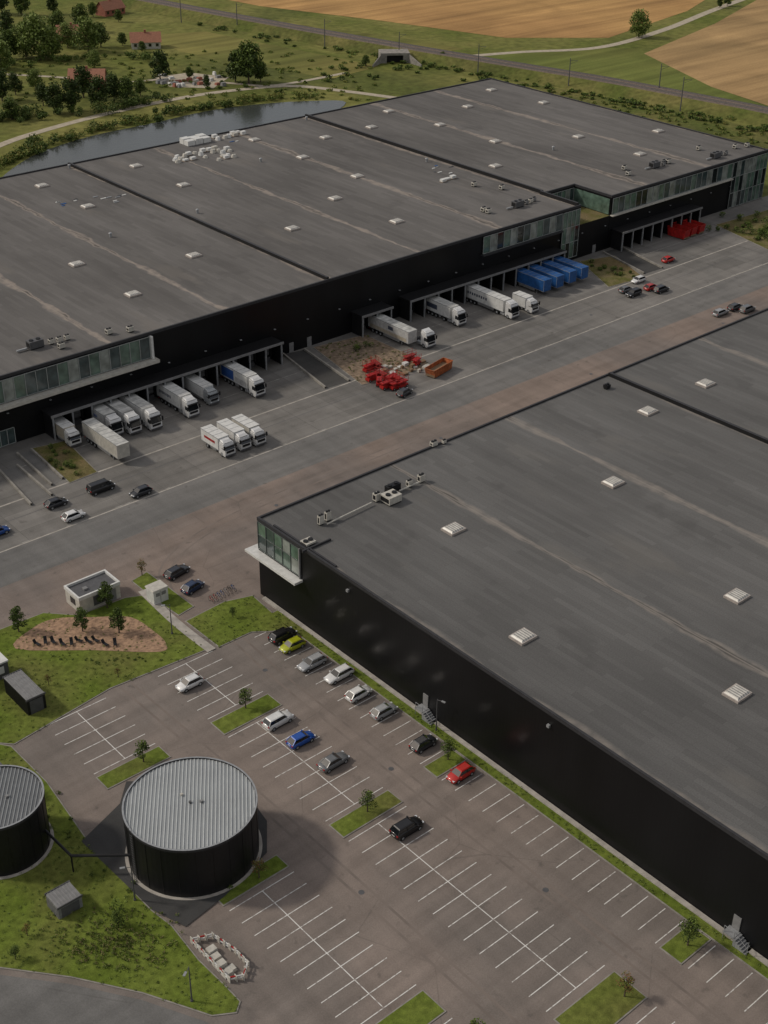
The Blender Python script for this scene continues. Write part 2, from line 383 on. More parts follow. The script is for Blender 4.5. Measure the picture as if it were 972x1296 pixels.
# ------------------------------------------------------------------ warehouses
ZR = 14.0
def parapet(b, pts, z, h=0.35, w=0.35):
    if area(pts) < 0: pts = pts[::-1]
    inn = inset(pts, w); out_ = inset(pts, -0.06); n = len(pts)
    for i in range(n):
        j = (i+1) % n
        O0, O1, I0, I1 = out_[i], out_[j], inn[i], inn[j]
        b.hexa([(O0[0], O0[1], z-0.25), (O1[0], O1[1], z-0.25), (I1[0], I1[1], z-0.25), (I0[0], I0[1], z-0.25)],
               [(O0[0], O0[1], z+h), (O1[0], O1[1], z+h), (I1[0], I1[1], z+h), (I0[0], I0[1], z+h)], m_cap)
def glaze_y(b, x0, x1, y, z0, z1, step, rowsz=(), wts=(3, 1, 2, 3)):
    n = max(1, round((x1-x0)/step)); zs = [z0]+list(rowsz)+[z1]
    for i in range(n):
        a = x0+(x1-x0)*i/n; c = x0+(x1-x0)*(i+1)/n
        for k in range(len(zs)-1):
            m = random.choices(m_gl, wts)[0]
            b.face([(a, y, zs[k]), (c, y, zs[k]), (c, y, zs[k+1]), (a, y, zs[k+1])], m)
        b.box(a-0.06, a+0.06, y-0.14, y-0.01, z0, z1, m_fin)
    b.box(x1-0.06, x1+0.06, y-0.14, y-0.01, z0, z1, m_fin)
    for k in range(len(zs)): b.box(x0, x1, y-0.12, y-0.012, zs[k]-0.06, zs[k]+0.06, m_fin)
def glaze_x(b, y0, y1, x, z0, z1, step, rowsz=(), wts=(3, 1, 2, 3)):
    n = max(1, round((y1-y0)/step)); zs = [z0]+list(rowsz)+[z1]
    for i in range(n+1):
        a = y0+(y1-y0)*i/n
        b.box(x-0.1, x-0.01, a-0.05, a+0.05, z0, z1, m_fin2)
        if i == n: break
        c = y0+(y1-y0)*(i+1)/n
        for k in range(len(zs)-1):
            b.face([(x, c, zs[k]), (x, a, zs[k]), (x, a, zs[k+1]), (x, c, zs[k+1])], random.choices(m_gl, wts)[0])
    for k in range(len(zs)): b.box(x-0.09, x-0.012, y0, y1, zs[k]-0.05, zs[k]+0.05, m_fin2)

def skylights(name, lst, parent, z=ZR):
    b = MB()
    for u, v in lst:
        x, y = G(u, v, z+0.4)
        b.box(x-1.5, x+1.5, y-1.25, y+1.25, z, z+0.35, m_skyf)
        b.box(x-1.35, x+1.35, y-1.1, y+1.1, z+0.35, z+0.55, m_sky, tx=0.2, ty=0.2)
        for k in range(1, 6):
            q = x-1.35+k*0.45; b.box(q-0.05, q+0.05, y-1.1, y+1.1, z+0.36, z+0.59, m_mgrey, tx=0, ty=0.2)
    return b.obj(name, parent)
def ahu(b, x, y, z, lx=2.4, ly=1.6, h=1.5, m=None):
    m = m or m_mgrey
    b.box(x-lx/2, x+lx/2, y-ly/2, y+ly/2, z+0.25, z+0.25+h, m)
    b.box(x-lx/2+0.1, x+lx/2-0.1, y-ly/2+0.1, y+ly/2-0.1, z, z+0.25, m_black)
    r = min(.42, ly*.35, lx*.22)
    b.rod((x-lx/4, y, z+0.25+h), (x-lx/4, y, z+0.45+h), r, r, m_black, 12)
    b.rod((x+lx/4, y, z+0.25+h), (x+lx/4, y, z+0.45+h), r, r, m_black, 12)
    b.box(x-lx/2-0.02, x-lx/2, y-ly/2+0.15, y+ly/2-0.15, z+0.45, z+h, m_black)

# ---- far warehouse
W1 = empty('warehouse')
out1 = [(20, 216), (256, 216), (256, 229), (268, 229), (268, 216), (337, 216), (337, 329.5), (20, 329.5)]
b = MB(); b.prism(out1, 0, ZR, m_wall, m_roof1); b.obj('walls_and_roof', W1)
b = MB(); parapet(b, out1, ZR)
b.box(173.1, 173.7, 216.3, 329.2, ZR, ZR+0.75, m_black, m_cap)
b.box(255.6, 256.2, 229.3, 329.2, ZR, ZR+0.9, m_black, m_cap); b.box(255.0, 255.55, 216.4, 229.5, ZR, ZR+0.9, m_black, m_cap)
b.obj('parapet', W1)
b = MB()
b.box(256.0, 268.0, 216.05, 228.95, 0, 9.0, m_wall, m_bed)
glaze_y(b, 256.3, 267.7, 228.8, 9.2, 13.4, 1.6)
b.box(267.85, 267.98, 216.5, 228.7, 9.2, 13.3, m_gl[2])
b.obj('roof_terrace', W1)
b = MB()
glaze_y(b, 40, 127, 215.8, 9.0, 13.5, 2.3, wts=(4, 2, 3, 2))
b.box(40, 128.2, 214.3, 215.98, 8.1, 8.75, m_offw); b.box(127.1, 127.6, 215.2, 215.98, 8.75, 13.6, m_white)
glaze_y(b, 221, 249, 215.8, 9.3, 13.5, 2.3, wts=(3, 3, 3, 2))
b.box(220.5, 249, 214.9, 215.98, 8.9, 9.2, m_cap)
glaze_y(b, 249.3, 255.6, 215.75, 1.0, 13.5, 1.5, (5.2, 9.3), wts=(2, 2, 4, 2))
glaze_y(b, 268.4, 320, 215.8, 9.3, 13.5, 2.3, wts=(3, 3, 3, 2))
b.box(268, 320, 214.9, 215.98, 8.9, 9.2, m_offw)
glaze_y(b, 320.3, 336.8, 215.75, 0.3, 13.5, 1.9, (4.6, 9.2), wts=(2, 2, 4, 2))
b.obj('office_glazing', W1)
def docks(x0, x1):
    b = MB(); n = max(1, round((x1-x0)/4.3))
    b.box(x0-0.4, x1+0.4, 211.9, 215.95, 4.9, 5.25, m_black)
    b.box(x0-0.45, x1+0.45, 211.7, 211.88, 4.85, 5.35, m_mgrey)
    for i in range(n+1):
        x = x0+(x1-x0)*i/n
        b.box(x-0.14, x+0.14, 211.9, 212.2, 0, 4.9, m_grey)
        b.box(x-0.06, x+0.06, 212.2, 215.9, 0.0, 4.9, m_black)
        if i < n:
            c = x+(x1-x0)/n/2
            b.box(c-1.5, c+1.5, 215.75, 215.95, 1.2, 4.4, m_mgrey)
            for k in range(4): b.box(c-1.5, c+1.5, 215.7, 215.745, 1.25+k*0.8, 1.3+k*0.8, m_dgrey)
            b.box(c-1.7, c-1.45, 215.1, 215.7, 1.0, 4.6, m_rubber); b.box(c+1.45, c+1.7, 215.1, 215.7, 1.0, 4.6, m_rubber)
            b.box(c-1.45, c+1.45, 215.1, 215.69, 4.35, 4.65, m_rubber); b.box(c-1.1, c+1.1, 214.9, 215.9, 0, 1.15, m_dgrey)
    b.obj('loading_dock', W1)
gx = lambda u, v, z=4.9: G(u, v, z)[0]
docks(gx(62, 525), gx(356, 435)); docks(gx(462, 403), gx(497, 391)); docks(gx(522, 383), gx(716, 320)); docks(gx(790, 296), gx(890, 265))
b = MB()
for x in (90, 162, 167, 186, 262, 300):
    b.box(x, x+1.2, 215.85, 215.97, 0.05, 2.3, m_mgrey)
for x in range(95, 335, 9): b.box(x, x+0.4, 215.6, 215.96, 6.6, 6.75, m_grey)
glaze_y(b, 84, 96, 215.9, 0.2, 3.4, 1.5, wts=(1, 2, 1, 2))
b.obj('service_doors', W1)
skylights('skylights', [(53, 234), (111, 260), (97, 333), (172, 209), (232, 233), (168, 371), (245, 322), (383, 198), (370, 288), (424, 250), (452, 222), (412, 173), (502, 279), (470, 160), (492, 140), (322, 176), (557, 157), (592, 134), (627, 178), (627, 209), (688, 129), (622, 113), (732, 172), (833, 165), (810, 194)], W1)
b = MB()
for u, v, n in ((45, 440, 3), (655, 262, 3), (828, 212, 3), (905, 200, 2)):
    x, y = G(u, v, ZR)
    ahu(b, x, y, ZR, 3.0, 1.7, 1.4, m_dgrey)
    for k in range(n):
        ahu(b, x+3.2+k*1.7, y+random.uniform(-.8, .8), ZR, 1.0, 0.8, 0.8, random.choice((m_offw, m_mgrey)))
    b.box(x-4, x-1.8, y-0.2, y+0.2, ZR+0.2, ZR+0.5, m_grey)
for u, v in ((138, 423), (165, 420), (618, 270), (612, 268), (790, 215), (795, 222), (845, 207), (884, 190), (930, 188), (945, 186), (78, 441), (600, 236), (635, 240)):
    x, y = G(u, v, ZR); ahu(b, x, y, ZR, 1.2, 1.0, 0.9, m_offw)
for u, v in ((388, 152), (88, 213), (330, 205), (540, 205), (700, 190), (250, 270), (140, 300)):
    x, y = G(u, v, ZR); b.rod((x, y, ZR), (x, y, ZR+0.9), 0.3, 0.3, m_grey, 10); b.rod((x, y, ZR+0.9), (x, y, ZR+1.1), 0.45, 0.3, m_grey, 10)
b.obj('ventilation_units', W1)
b = MB()
def bag(x, y, z, s, h, m):
    n = 8; lo = []; hi = []
    for i in range(n):
        t = 2*math.pi*i/n; r = s*random.uniform(.8, 1.15); lo.append((x+r*math.cos(t), y+r*math.sin(t), z)); hi.append((x+r*.7*math.cos(t), y+r*.7*math.sin(t), z+h*random.uniform(.8, 1.1)))
    b.hexa(lo, hi, m)
x, y = G(248, 181, ZR)
for i in range(3):
    for j in range(2): b.box(x-4+i*2.7, x-1.5+i*2.7, y-2+j*2.3, y+.1+j*2.3, ZR+.1, ZR+1.5+.2*((i+j) % 2), m_white)
for (u, v, nx, ny) in ((290, 171, 5, 2), (255, 195, 9, 3), (285, 198, 3, 2), (566, 226, 3, 1)):
    x, y = G(u, v, ZR)
    for i in range(nx):
        for j in range(ny):
            if random.random() < .85:
                px, py = x+(i-nx/2)*2.1+random.uniform(-.4, .4), y+(j-ny/2)*2.2+random.uniform(-.4, .4)
                if random.random() < .5: bag(px, py, ZR, 0.85, random.uniform(.6, 1.1), random.choice((m_white, m_offw)))
                else:
                    b.box(px-.8, px+.8, py-.6, py+.6, ZR, ZR+.14, m_wood); b.box(px-.75, px+.75, py-.55, py+.55, ZR+.14, ZR+random.uniform(.5, 1.2), random.choice((m_white, m_offw, m_white)))
for _ in range(26):
    u, v = random.choice(((85, 256), (150, 252), (120, 250), (560, 215), (300, 182)))
    x, y = G(u+random.uniform(-12, 12), v+random.uniform(-5, 5), ZR); a = random.uniform(.3, .8)
    b.box(x-a, x+a, y-.2, y+.2, ZR, ZR+.15, random.choice((m_grey, m_dgrey, m_blue, m_white)))
b.obj('roofing_materials', W1)

# ---- near warehouse
W2 = empty('warehouse')
out2 = [(101.3, -90), (460, -90), (460, 144.4), (101.3, 144.4)]
b = MB(); b.prism(out2, 0, ZR, m_wall, m_roof2); b.obj('walls_and_roof', W2)
b = MB(); parapet(b, out2, ZR, 0.3, 0.3); b.box(182.9, 183.5, -89, 144, ZR, ZR+0.7, m_black, m_cap)
b.box(264.9, 265.5, -89, 144, ZR, ZR+0.7, m_black, m_cap); b.obj('parapet', W2)
b = MB()
glaze_x(b, 133.9, 144.2, 101.2, 8.8, 13.7, 2.0, (11.4,), wts=(2, 2, 5, 1))
b.box(99.7, 101.28, 133.2, 145.9, 8.0, 8.4, m_white)
b.box(101.3, 105, 144.45, 145.9, 8.0, 8.4, m_white)
b.box(101.0, 101.28, 133.6, 133.82, 8.5, 13.8, m_mgrey)
b.obj('office_glazing', W2)
b = MB()
for u, v in ((434, 748), (685, 922)):
    x, y = G(u, v, 12.5); b.box(100.9, 101.25, y-.2, y+.2, 12, 12.4, m_grey)
for y in (104.5, 52.0):
    for k in range(6): b.box(99.9, 101.2, y-k*.3, y-k*.3+.28, 0.2, 1.3-k*.2, m_grey)
    b.box(99.9, 101.25, y+.3, y+1.8, 1.2, 1.35, m_grey)
    for yy in (y-1.6, y+.3, y+1.7): b.rod((99.95, yy, .2), (99.95, yy, 2.3), .04, .04, m_grey, 5)
    b.rod((99.95, y+.3, 2.3), (99.95, y+1.7, 2.3), .04, .04, m_grey, 5); b.rod((99.95, y-1.6, 1.2), (99.95, y+.3, 2.3), .04, .04, m_grey, 5)
    b.box(101.15, 101.28, y+.5, y+1.5, 1.35, 3.4, m_mgrey)
b.obj('exit_stairs', W2)
skylights('skylights', [(574, 668), (776, 609), (820, 519), (893, 484), (662, 804), (933, 753), (933, 876), (1080, 640), (1000, 560)], W2)
b = MB()
for u, v, lx, ly, h, m in ((495, 633, 2.6, 2.2, 1.2, m_offw), (497, 621, 2.6, 1.0, 1.2, m_black), (477, 632, 1.1, .9, 1.2, m_offw), (406, 662, .9, .6, 1.4, m_offw), (415, 657, .9, .6, 1.4, m_offw), (533, 608, 1.1, .8, 1.1, m_offw), (518, 614, .9, .7, .9, m_offw), (390, 686, 1.8, 1.6, .3, m_offw), (768, 490, 1.1, .9, .6, m_black), (549, 563, 1.2, .8, .7, m_offw), (562, 560, .7, .5, .5, m_offw)):
    x, y = G(u, v, ZR+.3); ahu(b, x, y, ZR, lx, ly, h, m)
def rr(u0, v0, u1, v1, r=.13):
    x0, y0 = G(u0, v0, ZR+.4); x1, y1 = G(u1, v1, ZR+.4); b.rod((x0, y0, ZR+.5), (x1, y1, ZR+.5), r, r, m_offw, 8)
rr(422, 660, 470, 637); rr(505, 622, 530, 611); rr(422, 660, 414, 664, .1)
xa, ya = G(400, 692, ZR); b.box(xa-2.6, xa+2.8, ya-.12, ya+.12, ZR, ZR+.35, m_cap); b.box(101.8, 102.1, 126, 141, ZR, ZR+.3, m_cap)
b.obj('ventilation_units', W2)

# ------------------------------------------------------------------ tanks
def tank(x, y, r, h, wall, roofm, ribm):
    E = empty('storage_tank', (x, y, 0)); b = MB(); n = 72
    ring = lambda rr, z: [(rr*math.cos(2*math.pi*i/n), rr*math.sin(2*math.pi*i/n), z) for i in range(n)]
    b.hexa(ring(r, .25), ring(r, h), wall, roofm); o = b.obj('shell', E)
    b = MB(); b.hexa(ring(r+.4, 0.0), ring(r+.4, .25), m_conc); b.obj('foundation', E)
    b = MB(); bo, ti = ring(r+.1, h-.15), ring(r+.1, h+.22); bi, tt = ring(r-.12, h-.15), ring(r-.12, h+.22)
    for i in range(n):
        j = (i+1) % n
        b.face([bo[i], bo[j], ti[j], ti[i]], m_cap); b.face([ti[i], ti[j], tt[j], tt[i]], m_grey); b.face([bi[j], bi[i], tt[i], tt[j]], m_cap)
    for i in range(0, n, 3):
        a = 2*math.pi*i/n; c_, s_ = math.cos(a), math.sin(a)
        b.rod((c_*(r+.02), s_*(r+.02), .3), (c_*(r+.02), s_*(r+.02), h-.2), .03, .03, wall, 4)
    b.obj('rim', E)
    b = MB(); a = AZ+rad(6); dx, dy = math.cos(a), math.sin(a); k = -r+.3
    while k < r-.2:
        L = math.sqrt(max(0.01, (r-.15)**2-k*k)); w = .08
        P = [(-dy*k+dx*t, dx*k+dy*t) for t in (-L, L)]
        b.hexa([(P[0][0]+dy*w, P[0][1]-dx*w, h), (P[1][0]+dy*w, P[1][1]-dx*w, h), (P[1][0]-dy*w, P[1][1]+dx*w, h), (P[0][0]-dy*w, P[0][1]+dx*w, h)],
               [(P[0][0]+dy*.04, P[0][1]-dx*.04, h+.09), (P[1][0]+dy*.04, P[1][1]-dx*.04, h+.09), (P[1][0]-dy*.04, P[1][1]+dx*.04, h+.09), (P[0][0]-dy*.04, P[0][1]+dx*.04, h+.09)], ribm)
        k += .46
    b.obj('roof_seams', E)
    b = MB(); b.rod((0, 0, h), (0, 0, h+.3), .18, .16, m_dgrey, 12); b.box(.9, 1.3, -.9, -.6, h+.08, h+.3, m_mgrey); b.box(-.2, .1, 1.6, 1.9, h+.08, h+.3, m_offw)
    for zz in [0.4+.4*i for i in range(int(h/.4))]: b.box(-r-.35, -r-.3, -.25, .25, zz, zz+.05, m_dgrey)
    for yy in (-.27, .27): b.rod((-r-.32, yy, .1), (-r-.32, yy, h+1), .03, .03, m_dgrey, 5)
    b.obj('fittings', E)
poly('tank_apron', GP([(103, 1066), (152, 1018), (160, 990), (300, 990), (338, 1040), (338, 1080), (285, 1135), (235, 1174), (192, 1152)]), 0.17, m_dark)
tank(61.8, 104.7, 8.0, 7.7, m_tank, m_tankr, m_tankrib)
x, y = G(-5, 1010, 7.7); tank(x, y, 5.6, 7.7, m_tank, m_tankr2, m_tankr)
b = MB(); p = [(*G(48, 1040, 3.5), 3.2), (*G(90, 1083, 2.8), 2.8), (*G(168, 1082, 2.8), 2.8)]
for a_, c_ in zip(p, p[1:]): b.rod(a_, c_, .18, .18, m_black, 8)
b.rod((p[1][0], p[1][1], 0), p[1], .1, .1, m_black, 6); b.obj('pipeline')

# ------------------------------------------------------------------ small buildings
E = empty('kiosk_building'); b = MB()
b.box(76.6, 83.8, 157.8, 162.2, 0, 2.7, m_offw, m_dgrey)
for q in ((76.5, 83.9, 157.7, 158.0), (76.5, 83.9, 162.0, 162.3), (76.5, 76.8, 158.0, 162.0), (83.6, 83.9, 158.0, 162.0)): b.box(*q, 2.5, 3.1, m_white)
b.obj('shell', E); b = MB(); b.box(79, 81.2, 157.72, 157.79, .6, 2.3, m_dgrey); b.box(82, 83, 157.72, 157.79, .1, 2.2, m_mgrey); b.box(76.52, 76.59, 159.2, 160.6, 1, 2.1, m_cargl)
b.box(78.5, 79.2, 159.5, 160.2, 2.71, 3.0, m_mgrey); b.obj('door_and_window', E)
E = empty('transformer_cabinet'); b = MB(); b.box(86.6, 89.2, 152.4, 154.6, .1, 2.5, m_white); b.box(86.45, 89.35, 152.25, 154.75, 2.5, 2.7, m_offw, tx=.1, ty=.1)
b.box(87.8, 87.84, 152.36, 152.39, .3, 2.4, m_dgrey); b.box(87, 87.7, 152.35, 152.39, 1.5, 2.1, m_mgrey); b.box(88, 88.8, 152.35, 152.39, 1.5, 2.1, m_mgrey); b.obj('cabinet', E)
def ribshed(name, x0, x1, y0, y1, h, wall, roofm):
    E = empty(name); b = MB(); b.box(x0, x1, y0, y1, .05, h, wall, roofm)
    k = x0+.2
    while k < x1-.1: b.box(k, k+.08, y0+.02, y1-.02, h, h+.07, roofm); k += .4
    k = y0+.15
    while k < y1-.15: b.box(x0-.05, x0, k, k+.12, .1, h-.22, wall); k += .35
    b.box(x0-.1, x1+.1, y0-.1, y0, h-.2, h+.1, m_dgrey); b.box(x0-.1, x1+.1, y1, y1+.1, h-.2, h+.1, m_dgrey); b.box(x0+.4, x1-.4, y0-.04, y0-.005, .1, h-.4, m_dgrey)
    b.obj('shell', E)
ribshed('storage_shed', 58.6, 61.4, 140.8, 147.6, 2.8, m_black, m_mgrey)
ribshed('garden_shed', 43.6, 46.7, 105.4, 108.2, 2.0, m_mgrey, m_mgrey)
ribshed('pump_house', 43.0, 49.2, 128.0, 133.5, 4.6, m_black, m_dgrey)
E = empty('gatehouse'); b = MB(); x, y = G(0, 862); b.box(x-4, x+1.6, y, y+3.2, .1, 2.8, m_dgrey, m_white); b.box(x-4.1, x+1.7, y-.1, y+3.3, 2.8, 3.05, m_white)
b.box(x-1.5, x+.9, y-.06, y-.005, 1.1, 2.3, m_white); b.obj('shell', E)

# ------------------------------------------------------------------ vehicles
def car_mesh(kind, col):
    P = paint(col); b = MB()
    if kind == 'hatch': L, W, H_, hood, zb = 4.1, 1.76, 1.48, .95, .92; gh = (1.15, .45, -1.35, -1.95)
    elif kind == 'suv': L, W, H_, hood, zb = 4.5, 1.86, 1.66, 1.08, 1.05; gh = (1.2, .6, -1.75, -2.15)
    elif kind == 'estate': L, W, H_, hood, zb = 4.65, 1.82, 1.48, .95, .93; gh = (1.15, .4, -1.7, -2.2)
    elif kind == 'sedan': L, W, H_, hood, zb = 4.6, 1.82, 1.44, .93, .93; gh = (1.05, .3, -1.05, -1.75)
    else: L, W, H_, hood, zb = 5.1, 1.95, 1.95, 1.15, 1.15; gh = (1.8, 1.25, -2.35, -2.5)
    h = L/2; w = W/2
    st = [(-h, w*.82, .38, zb*.78), (-h+.12, w*.93, .28, zb*.97), (-h+.6, w, .22, zb+.02), (-.6, w, .2, zb+.02), (gh[0]-.1, w, .2, hood+.02), (h-.75, w*.97, .22, hood-.1), (h-.2, w*.9, .26, hood-.22), (h, w*.75, .36, hood-.38)]
    rings = []
    for x, ww, zl, zt in st:
        r = [(.86*ww, zl), (ww, zl+.16), (ww, zl+(zt-zl)*.62), (ww*.94, zt-.06), (ww*.84, zt)]
        rings.append([(x, y, z) for y, z in r]+[(x, -y, z) for y, z in reversed(r)])
    n = 10; base = len(b.v); k = b.mi(P)
    for r in rings: b.v += r
    for i in range(len(rings)-1):
        for j in range(n):
            a = base+i*n+j; c = base+i*n+(j+1) % n
            b.f.append((a, c, c+n, a+n)); b.fm.append(k)
    b.f.append(tuple(base+j for j in reversed(range(n)))); b.fm.append(k)
    e = base+(len(rings)-1)*n; b.f.append(tuple(e+j for j in range(n))); b.fm.append(k)
    body_faces = len(b.f)
    wb, wt = w*.86, w*.68
    A = lambda x, y, z: (x, y, z)
    xa, xb, xc, xd = gh; zr = H_-.06
    for sgn in (1, -1):
        q = [A(xa, sgn*wb, zb-.03), A(xd, sgn*wb, zb-.03), A(xc, sgn*wt, zr), A(xb, sgn*wt, zr)]
        b.face(q if sgn < 0 else q[::-1], m_cargl)
        b.rod(q[0], q[3], .045, .045, P, 5); b.rod(q[1], q[2], .07, .07, P, 5)
        xm = (xa+xd)/2-.1; b.rod((xm, sgn*wb, zb), (xm-.08, sgn*wt, zr), .04, .04, m_black, 5)
        b.rod(q[3], q[2], .05, .05, P, 5)
        b.box(xa-.35, xa-.18, sgn*(w-.02), sgn*(w+.2), zb+.02, zb+.16, P)
        b.box(-h+1.2, h-1.2, sgn*(w-.01), sgn*(w+.012), .22, .34, m_black)
        for xx in (-h+.82, h-.86):
            b.rod((xx, sgn*(w-.2), .32), (xx, sgn*(w+.02), .32), .34, .34, m_rubber, 14)
            b.rod((xx, sgn*(w+.02), .32), (xx, sgn*(w+.035), .32), .2, .18, m_grey, 10)
        b.box(h-.32, h-.06, sgn*w*.55, sgn*w*.86, hood-.36, hood-.22, m_lamp)
        b.box(-h-.01, -h+.16, sgn*w*.62, sgn*w*.9, zb*.78, zb*.95, m_redl)
    b.face([A(xa, -wb, zb-.03), A(xa, wb, zb-.03), A(xb, wt, zr), A(xb, -wt, zr)], m_cargl)
    b.face([A(xd, wb, zb-.03), A(xd, -wb, zb-.03), A(xc, -wt, zr), A(xc, wt, zr)], m_cargl)
    b.hexa([(xb+.03, -wt-.02, zr-.03), (xb+.03, wt+.02, zr-.03), (xc-.03, wt+.02, zr-.03), (xc-.03, -wt-.02, zr-.03)][::-1],
           [(xb-.18, -wt+.12, H_), (xb-.18, wt-.12, H_), (xc+.12, wt-.12, H_), (xc+.12, -wt+.12, H_)][::-1], P)
    b.box(h-.06, h+.01, -w*.4, w*.4, .32, hood-.5, m_black); b.box(h-.02, h+.02, -.26, .26, .42, .53, m_white); b.box(-h-.02, -h+.02, -.26, .26, .6, .71, m_white)
    me = b.data('car')
    for i in range(body_faces-2): me.polygons[i].use_smooth = True
    return me
_cm = {}
def car(u, v, kind, col, ang=0.0, name='parked_car'):
    k = (kind, col)
    if k not in _cm: _cm[k] = car_mesh(kind, col)
    x, y = G(u, v, .7); return inst(name, _cm[k], (x, y, .035), rad(ang+random.uniform(-1.2, 1.2)))
C_w, C_bk, C_dk, C_si, C_gr = (.66, .66, .65), (.008, .008, .009), (.02, .022, .027), (.3, .31, .32), (.13, .135, .14)
for a in ((224, 723, 'estate', C_dk, 10), (244, 742, 'hatch', (.01, .025, .07), 12), (358, 804, 'suv', C_bk, 0), (370, 816, 'hatch', (.34, .37, .01), 180), (395, 838, 'estate', C_si, 180), (429, 853, 'estate', C_w, 180),
          (454, 877, 'hatch', C_w, 0), (486, 899, 'hatch', C_si, 0), (536, 940, 'hatch', C_dk, 0), (583, 978, 'hatch', (.42, .015, .01), 180), (240, 864, 'hatch', C_w, 180),
          (352, 911, 'suv', C_w, 0), (381, 935, 'hatch', (.008, .07, .33), 0), (422, 963, 'sedan', C_gr, 0), (515, 1047, 'suv', C_bk, 0),
          (178, 622, 'hatch', C_dk, 180), (71, 636, 'hatch', C_dk, 0), (93, 652, 'hatch', C_w, 0), (-3, 672, 'hatch', (.01, .06, .25), 0),
          (802, 371, 'suv', C_bk, 180), (792, 366, 'hatch', C_gr, 0), (808, 354, 'hatch', C_w, 180), (824, 363, 'hatch', (.4, .015, .01), 0), (837, 366, 'suv', C_dk, 0), (846, 328, 'hatch', (.5, .015, .01), 0),
          (912, 395, 'estate', C_si, 0), (931, 388, 'estate', C_dk, 0), (946, 391, 'suv', C_gr, 0), (512, 496, 'hatch', C_dk, 15)):
    car(*a)
car(128, 617, 'van', C_bk, 0, 'parked_van')

def wheels(b, xs, w, r=.5):
    for x in xs:
        for s_ in (1, -1):
            b.rod((x, s_*(w-.35), r), (x, s_*w, r), r, r, m_rubber, 14); b.rod((x, s_*w, r), (x, s_*(w+.02), r), r*.55, r*.5, m_grey, 10)
def cab(b, col, w=1.25, H_=3.6, defl=True):
    P = paint(col); L = 2.2
    prof = [(0, .35), (.03, 1.3), (-.05, 1.65), (-.42, H_-.55), (-.6, H_-.15), (-L, H_), (-L, .5)]
    b.hexa([(x, -w, z) for x, z in prof], [(x, w, z) for x, z in prof], P)
    b.face([(.045, -w*.92, 1.66), (.045, w*.92, 1.66), (-.31, w*.88, H_-.75), (-.31, -w*.88, H_-.75)], m_cargl)
    b.box(-.30, .02, -w*.95, w*.95, H_-.72, H_-.55, m_black)
    for s_ in (1, -1):
        q = [(-.25, s_*(w+.012), 1.75), (-1.2, s_*(w+.012), 1.75), (-1.2, s_*(w+.012), H_-1.0), (-.5, s_*(w+.012), H_-1.0)]
        b.face(q if s_ < 0 else q[::-1], m_cargl); b.box(-.1, .12, s_*(w+.05), s_*(w+.3), 1.9, 2.7, m_black)
        b.box(.0, .06, s_*w*.6, s_*w*.9, .75, 1.0, m_lamp)
    b.box(.0, .07, -w*.75, w*.75, 1.05, 1.5, m_black); b.box(-.1, .1, -w, w, .3, .65, m_dgrey)
    if defl: b.hexa([(-.7, -w*.85, H_), (-.7, w*.85, H_), (-L, w*.9, H_), (-L, -w*.9, H_)][::-1], [(-1.3, -w*.7, H_+.3), (-1.3, w*.7, H_+.3), (-L, w*.85, H_+.42), (-L, -w*.85, H_+.42)][::-1], P)
def boxbody(b, x0, x1, z0, z1, side, w=1.28, roof=None, stripe=None, ribs=False):
    b.box(x1, x0, -w, w, z0, z1, side, roof or m_white)
    for s_ in (1, -1):
        for zz in (z0, z1-.12): b.box(x1+.09, x0-.09, s_*w, s_*(w+.025), zz, zz+.12, m_grey)
        for xx in (x0-.08, x1): b.box(xx, xx+.08, s_*w, s_*(w+.03), z0, z1, m_grey)
        if ribs:
            k = x1+.5
            while k < x0-.2: b.box(k, k+.12, s_*w, s_*(w+.035), z0+.12, z1-.12, side); k += .55
        if stripe:
            L = x0-x1
            for a, c, e, f, m in stripe: b.box(x1+L*a, x1+L*c, s_*w, s_*(w+.012), z0+(z1-z0)*e, z0+(z1-z0)*f, m)
    k = x1+1
    while k < x0-.5: b.box(k, k+.06, -w+.05, w-.05, z1, z1+.03, m_grey); k += 1.6
    b.box(x1-.04, x1, -w+.08, w-.08, z0+.1, z1-.1, m_grey); b.box(x1-.06, x1-.04, -.03, .03, z0+.1, z1-.1, m_dgrey)
def semi(L, ccol, side, stripe=None, hascab=True, roof=None, ribs=False):
    b = MB(); xr = -L
    if hascab:
        cab(b, ccol); b.box(-5.6, -2.2, -.42, .42, .6, .95, m_black); wheels(b, (-1.35, -4.9), 1.25)
        b.box(-3.7, -2.5, .5, 1.2, .45, 1.0, m_grey); b.box(-3.7, -2.5, -1.2, -.5, .45, 1.0, m_grey)
        x0 = -2.75
    else: x0 = 0.0
    boxbody(b, x0, xr, 1.15, 4.0, side, stripe=stripe, roof=roof, ribs=ribs)
    b.box(xr, x0-.3, -.5, .5, .96, 1.14, m_black)
    ax = (xr+1.6, xr+2.9, xr+4.2) if L > 11 else (xr+1.6, xr+2.9)
    wheels(b, ax, 1.22)
    if not hascab:
        for s_ in (1, -1): b.box(-2.6, -2.45, s_*.8, s_*.95, .05, 1.1, m_grey)
    xe = x0-3.2 if hascab else -3.0
    if xe > ax[-1]+1.2:
        b.box(ax[-1]+1, xe, -1.22, -1.18, .55, 1.1, m_mgrey); b.box(ax[-1]+1, xe, 1.18, 1.22, .55, 1.1, m_mgrey)
    b.box(xr-.05, xr+.1, -1.1, 1.1, .5, .65, m_redl)
    return b.data('truck')
def rigid(L, ccol, side, stripe=None, H_=3.5):
    b = MB(); cab(b, ccol, 1.15, 2.9, True); boxbody(b, -2.1, -L, .95, H_, side, 1.22, stripe=stripe)
    b.box(-L+.1, -2.1, -.4, .4, .6, .94, m_black); wheels(b, (-1.2, -L+2.0), 1.15, .45); b.box(-L+3, -3, -1.15, -1.1, .5, .93, m_mgrey)
    return b.data('box_truck')
TX = (.66, .66, .65)
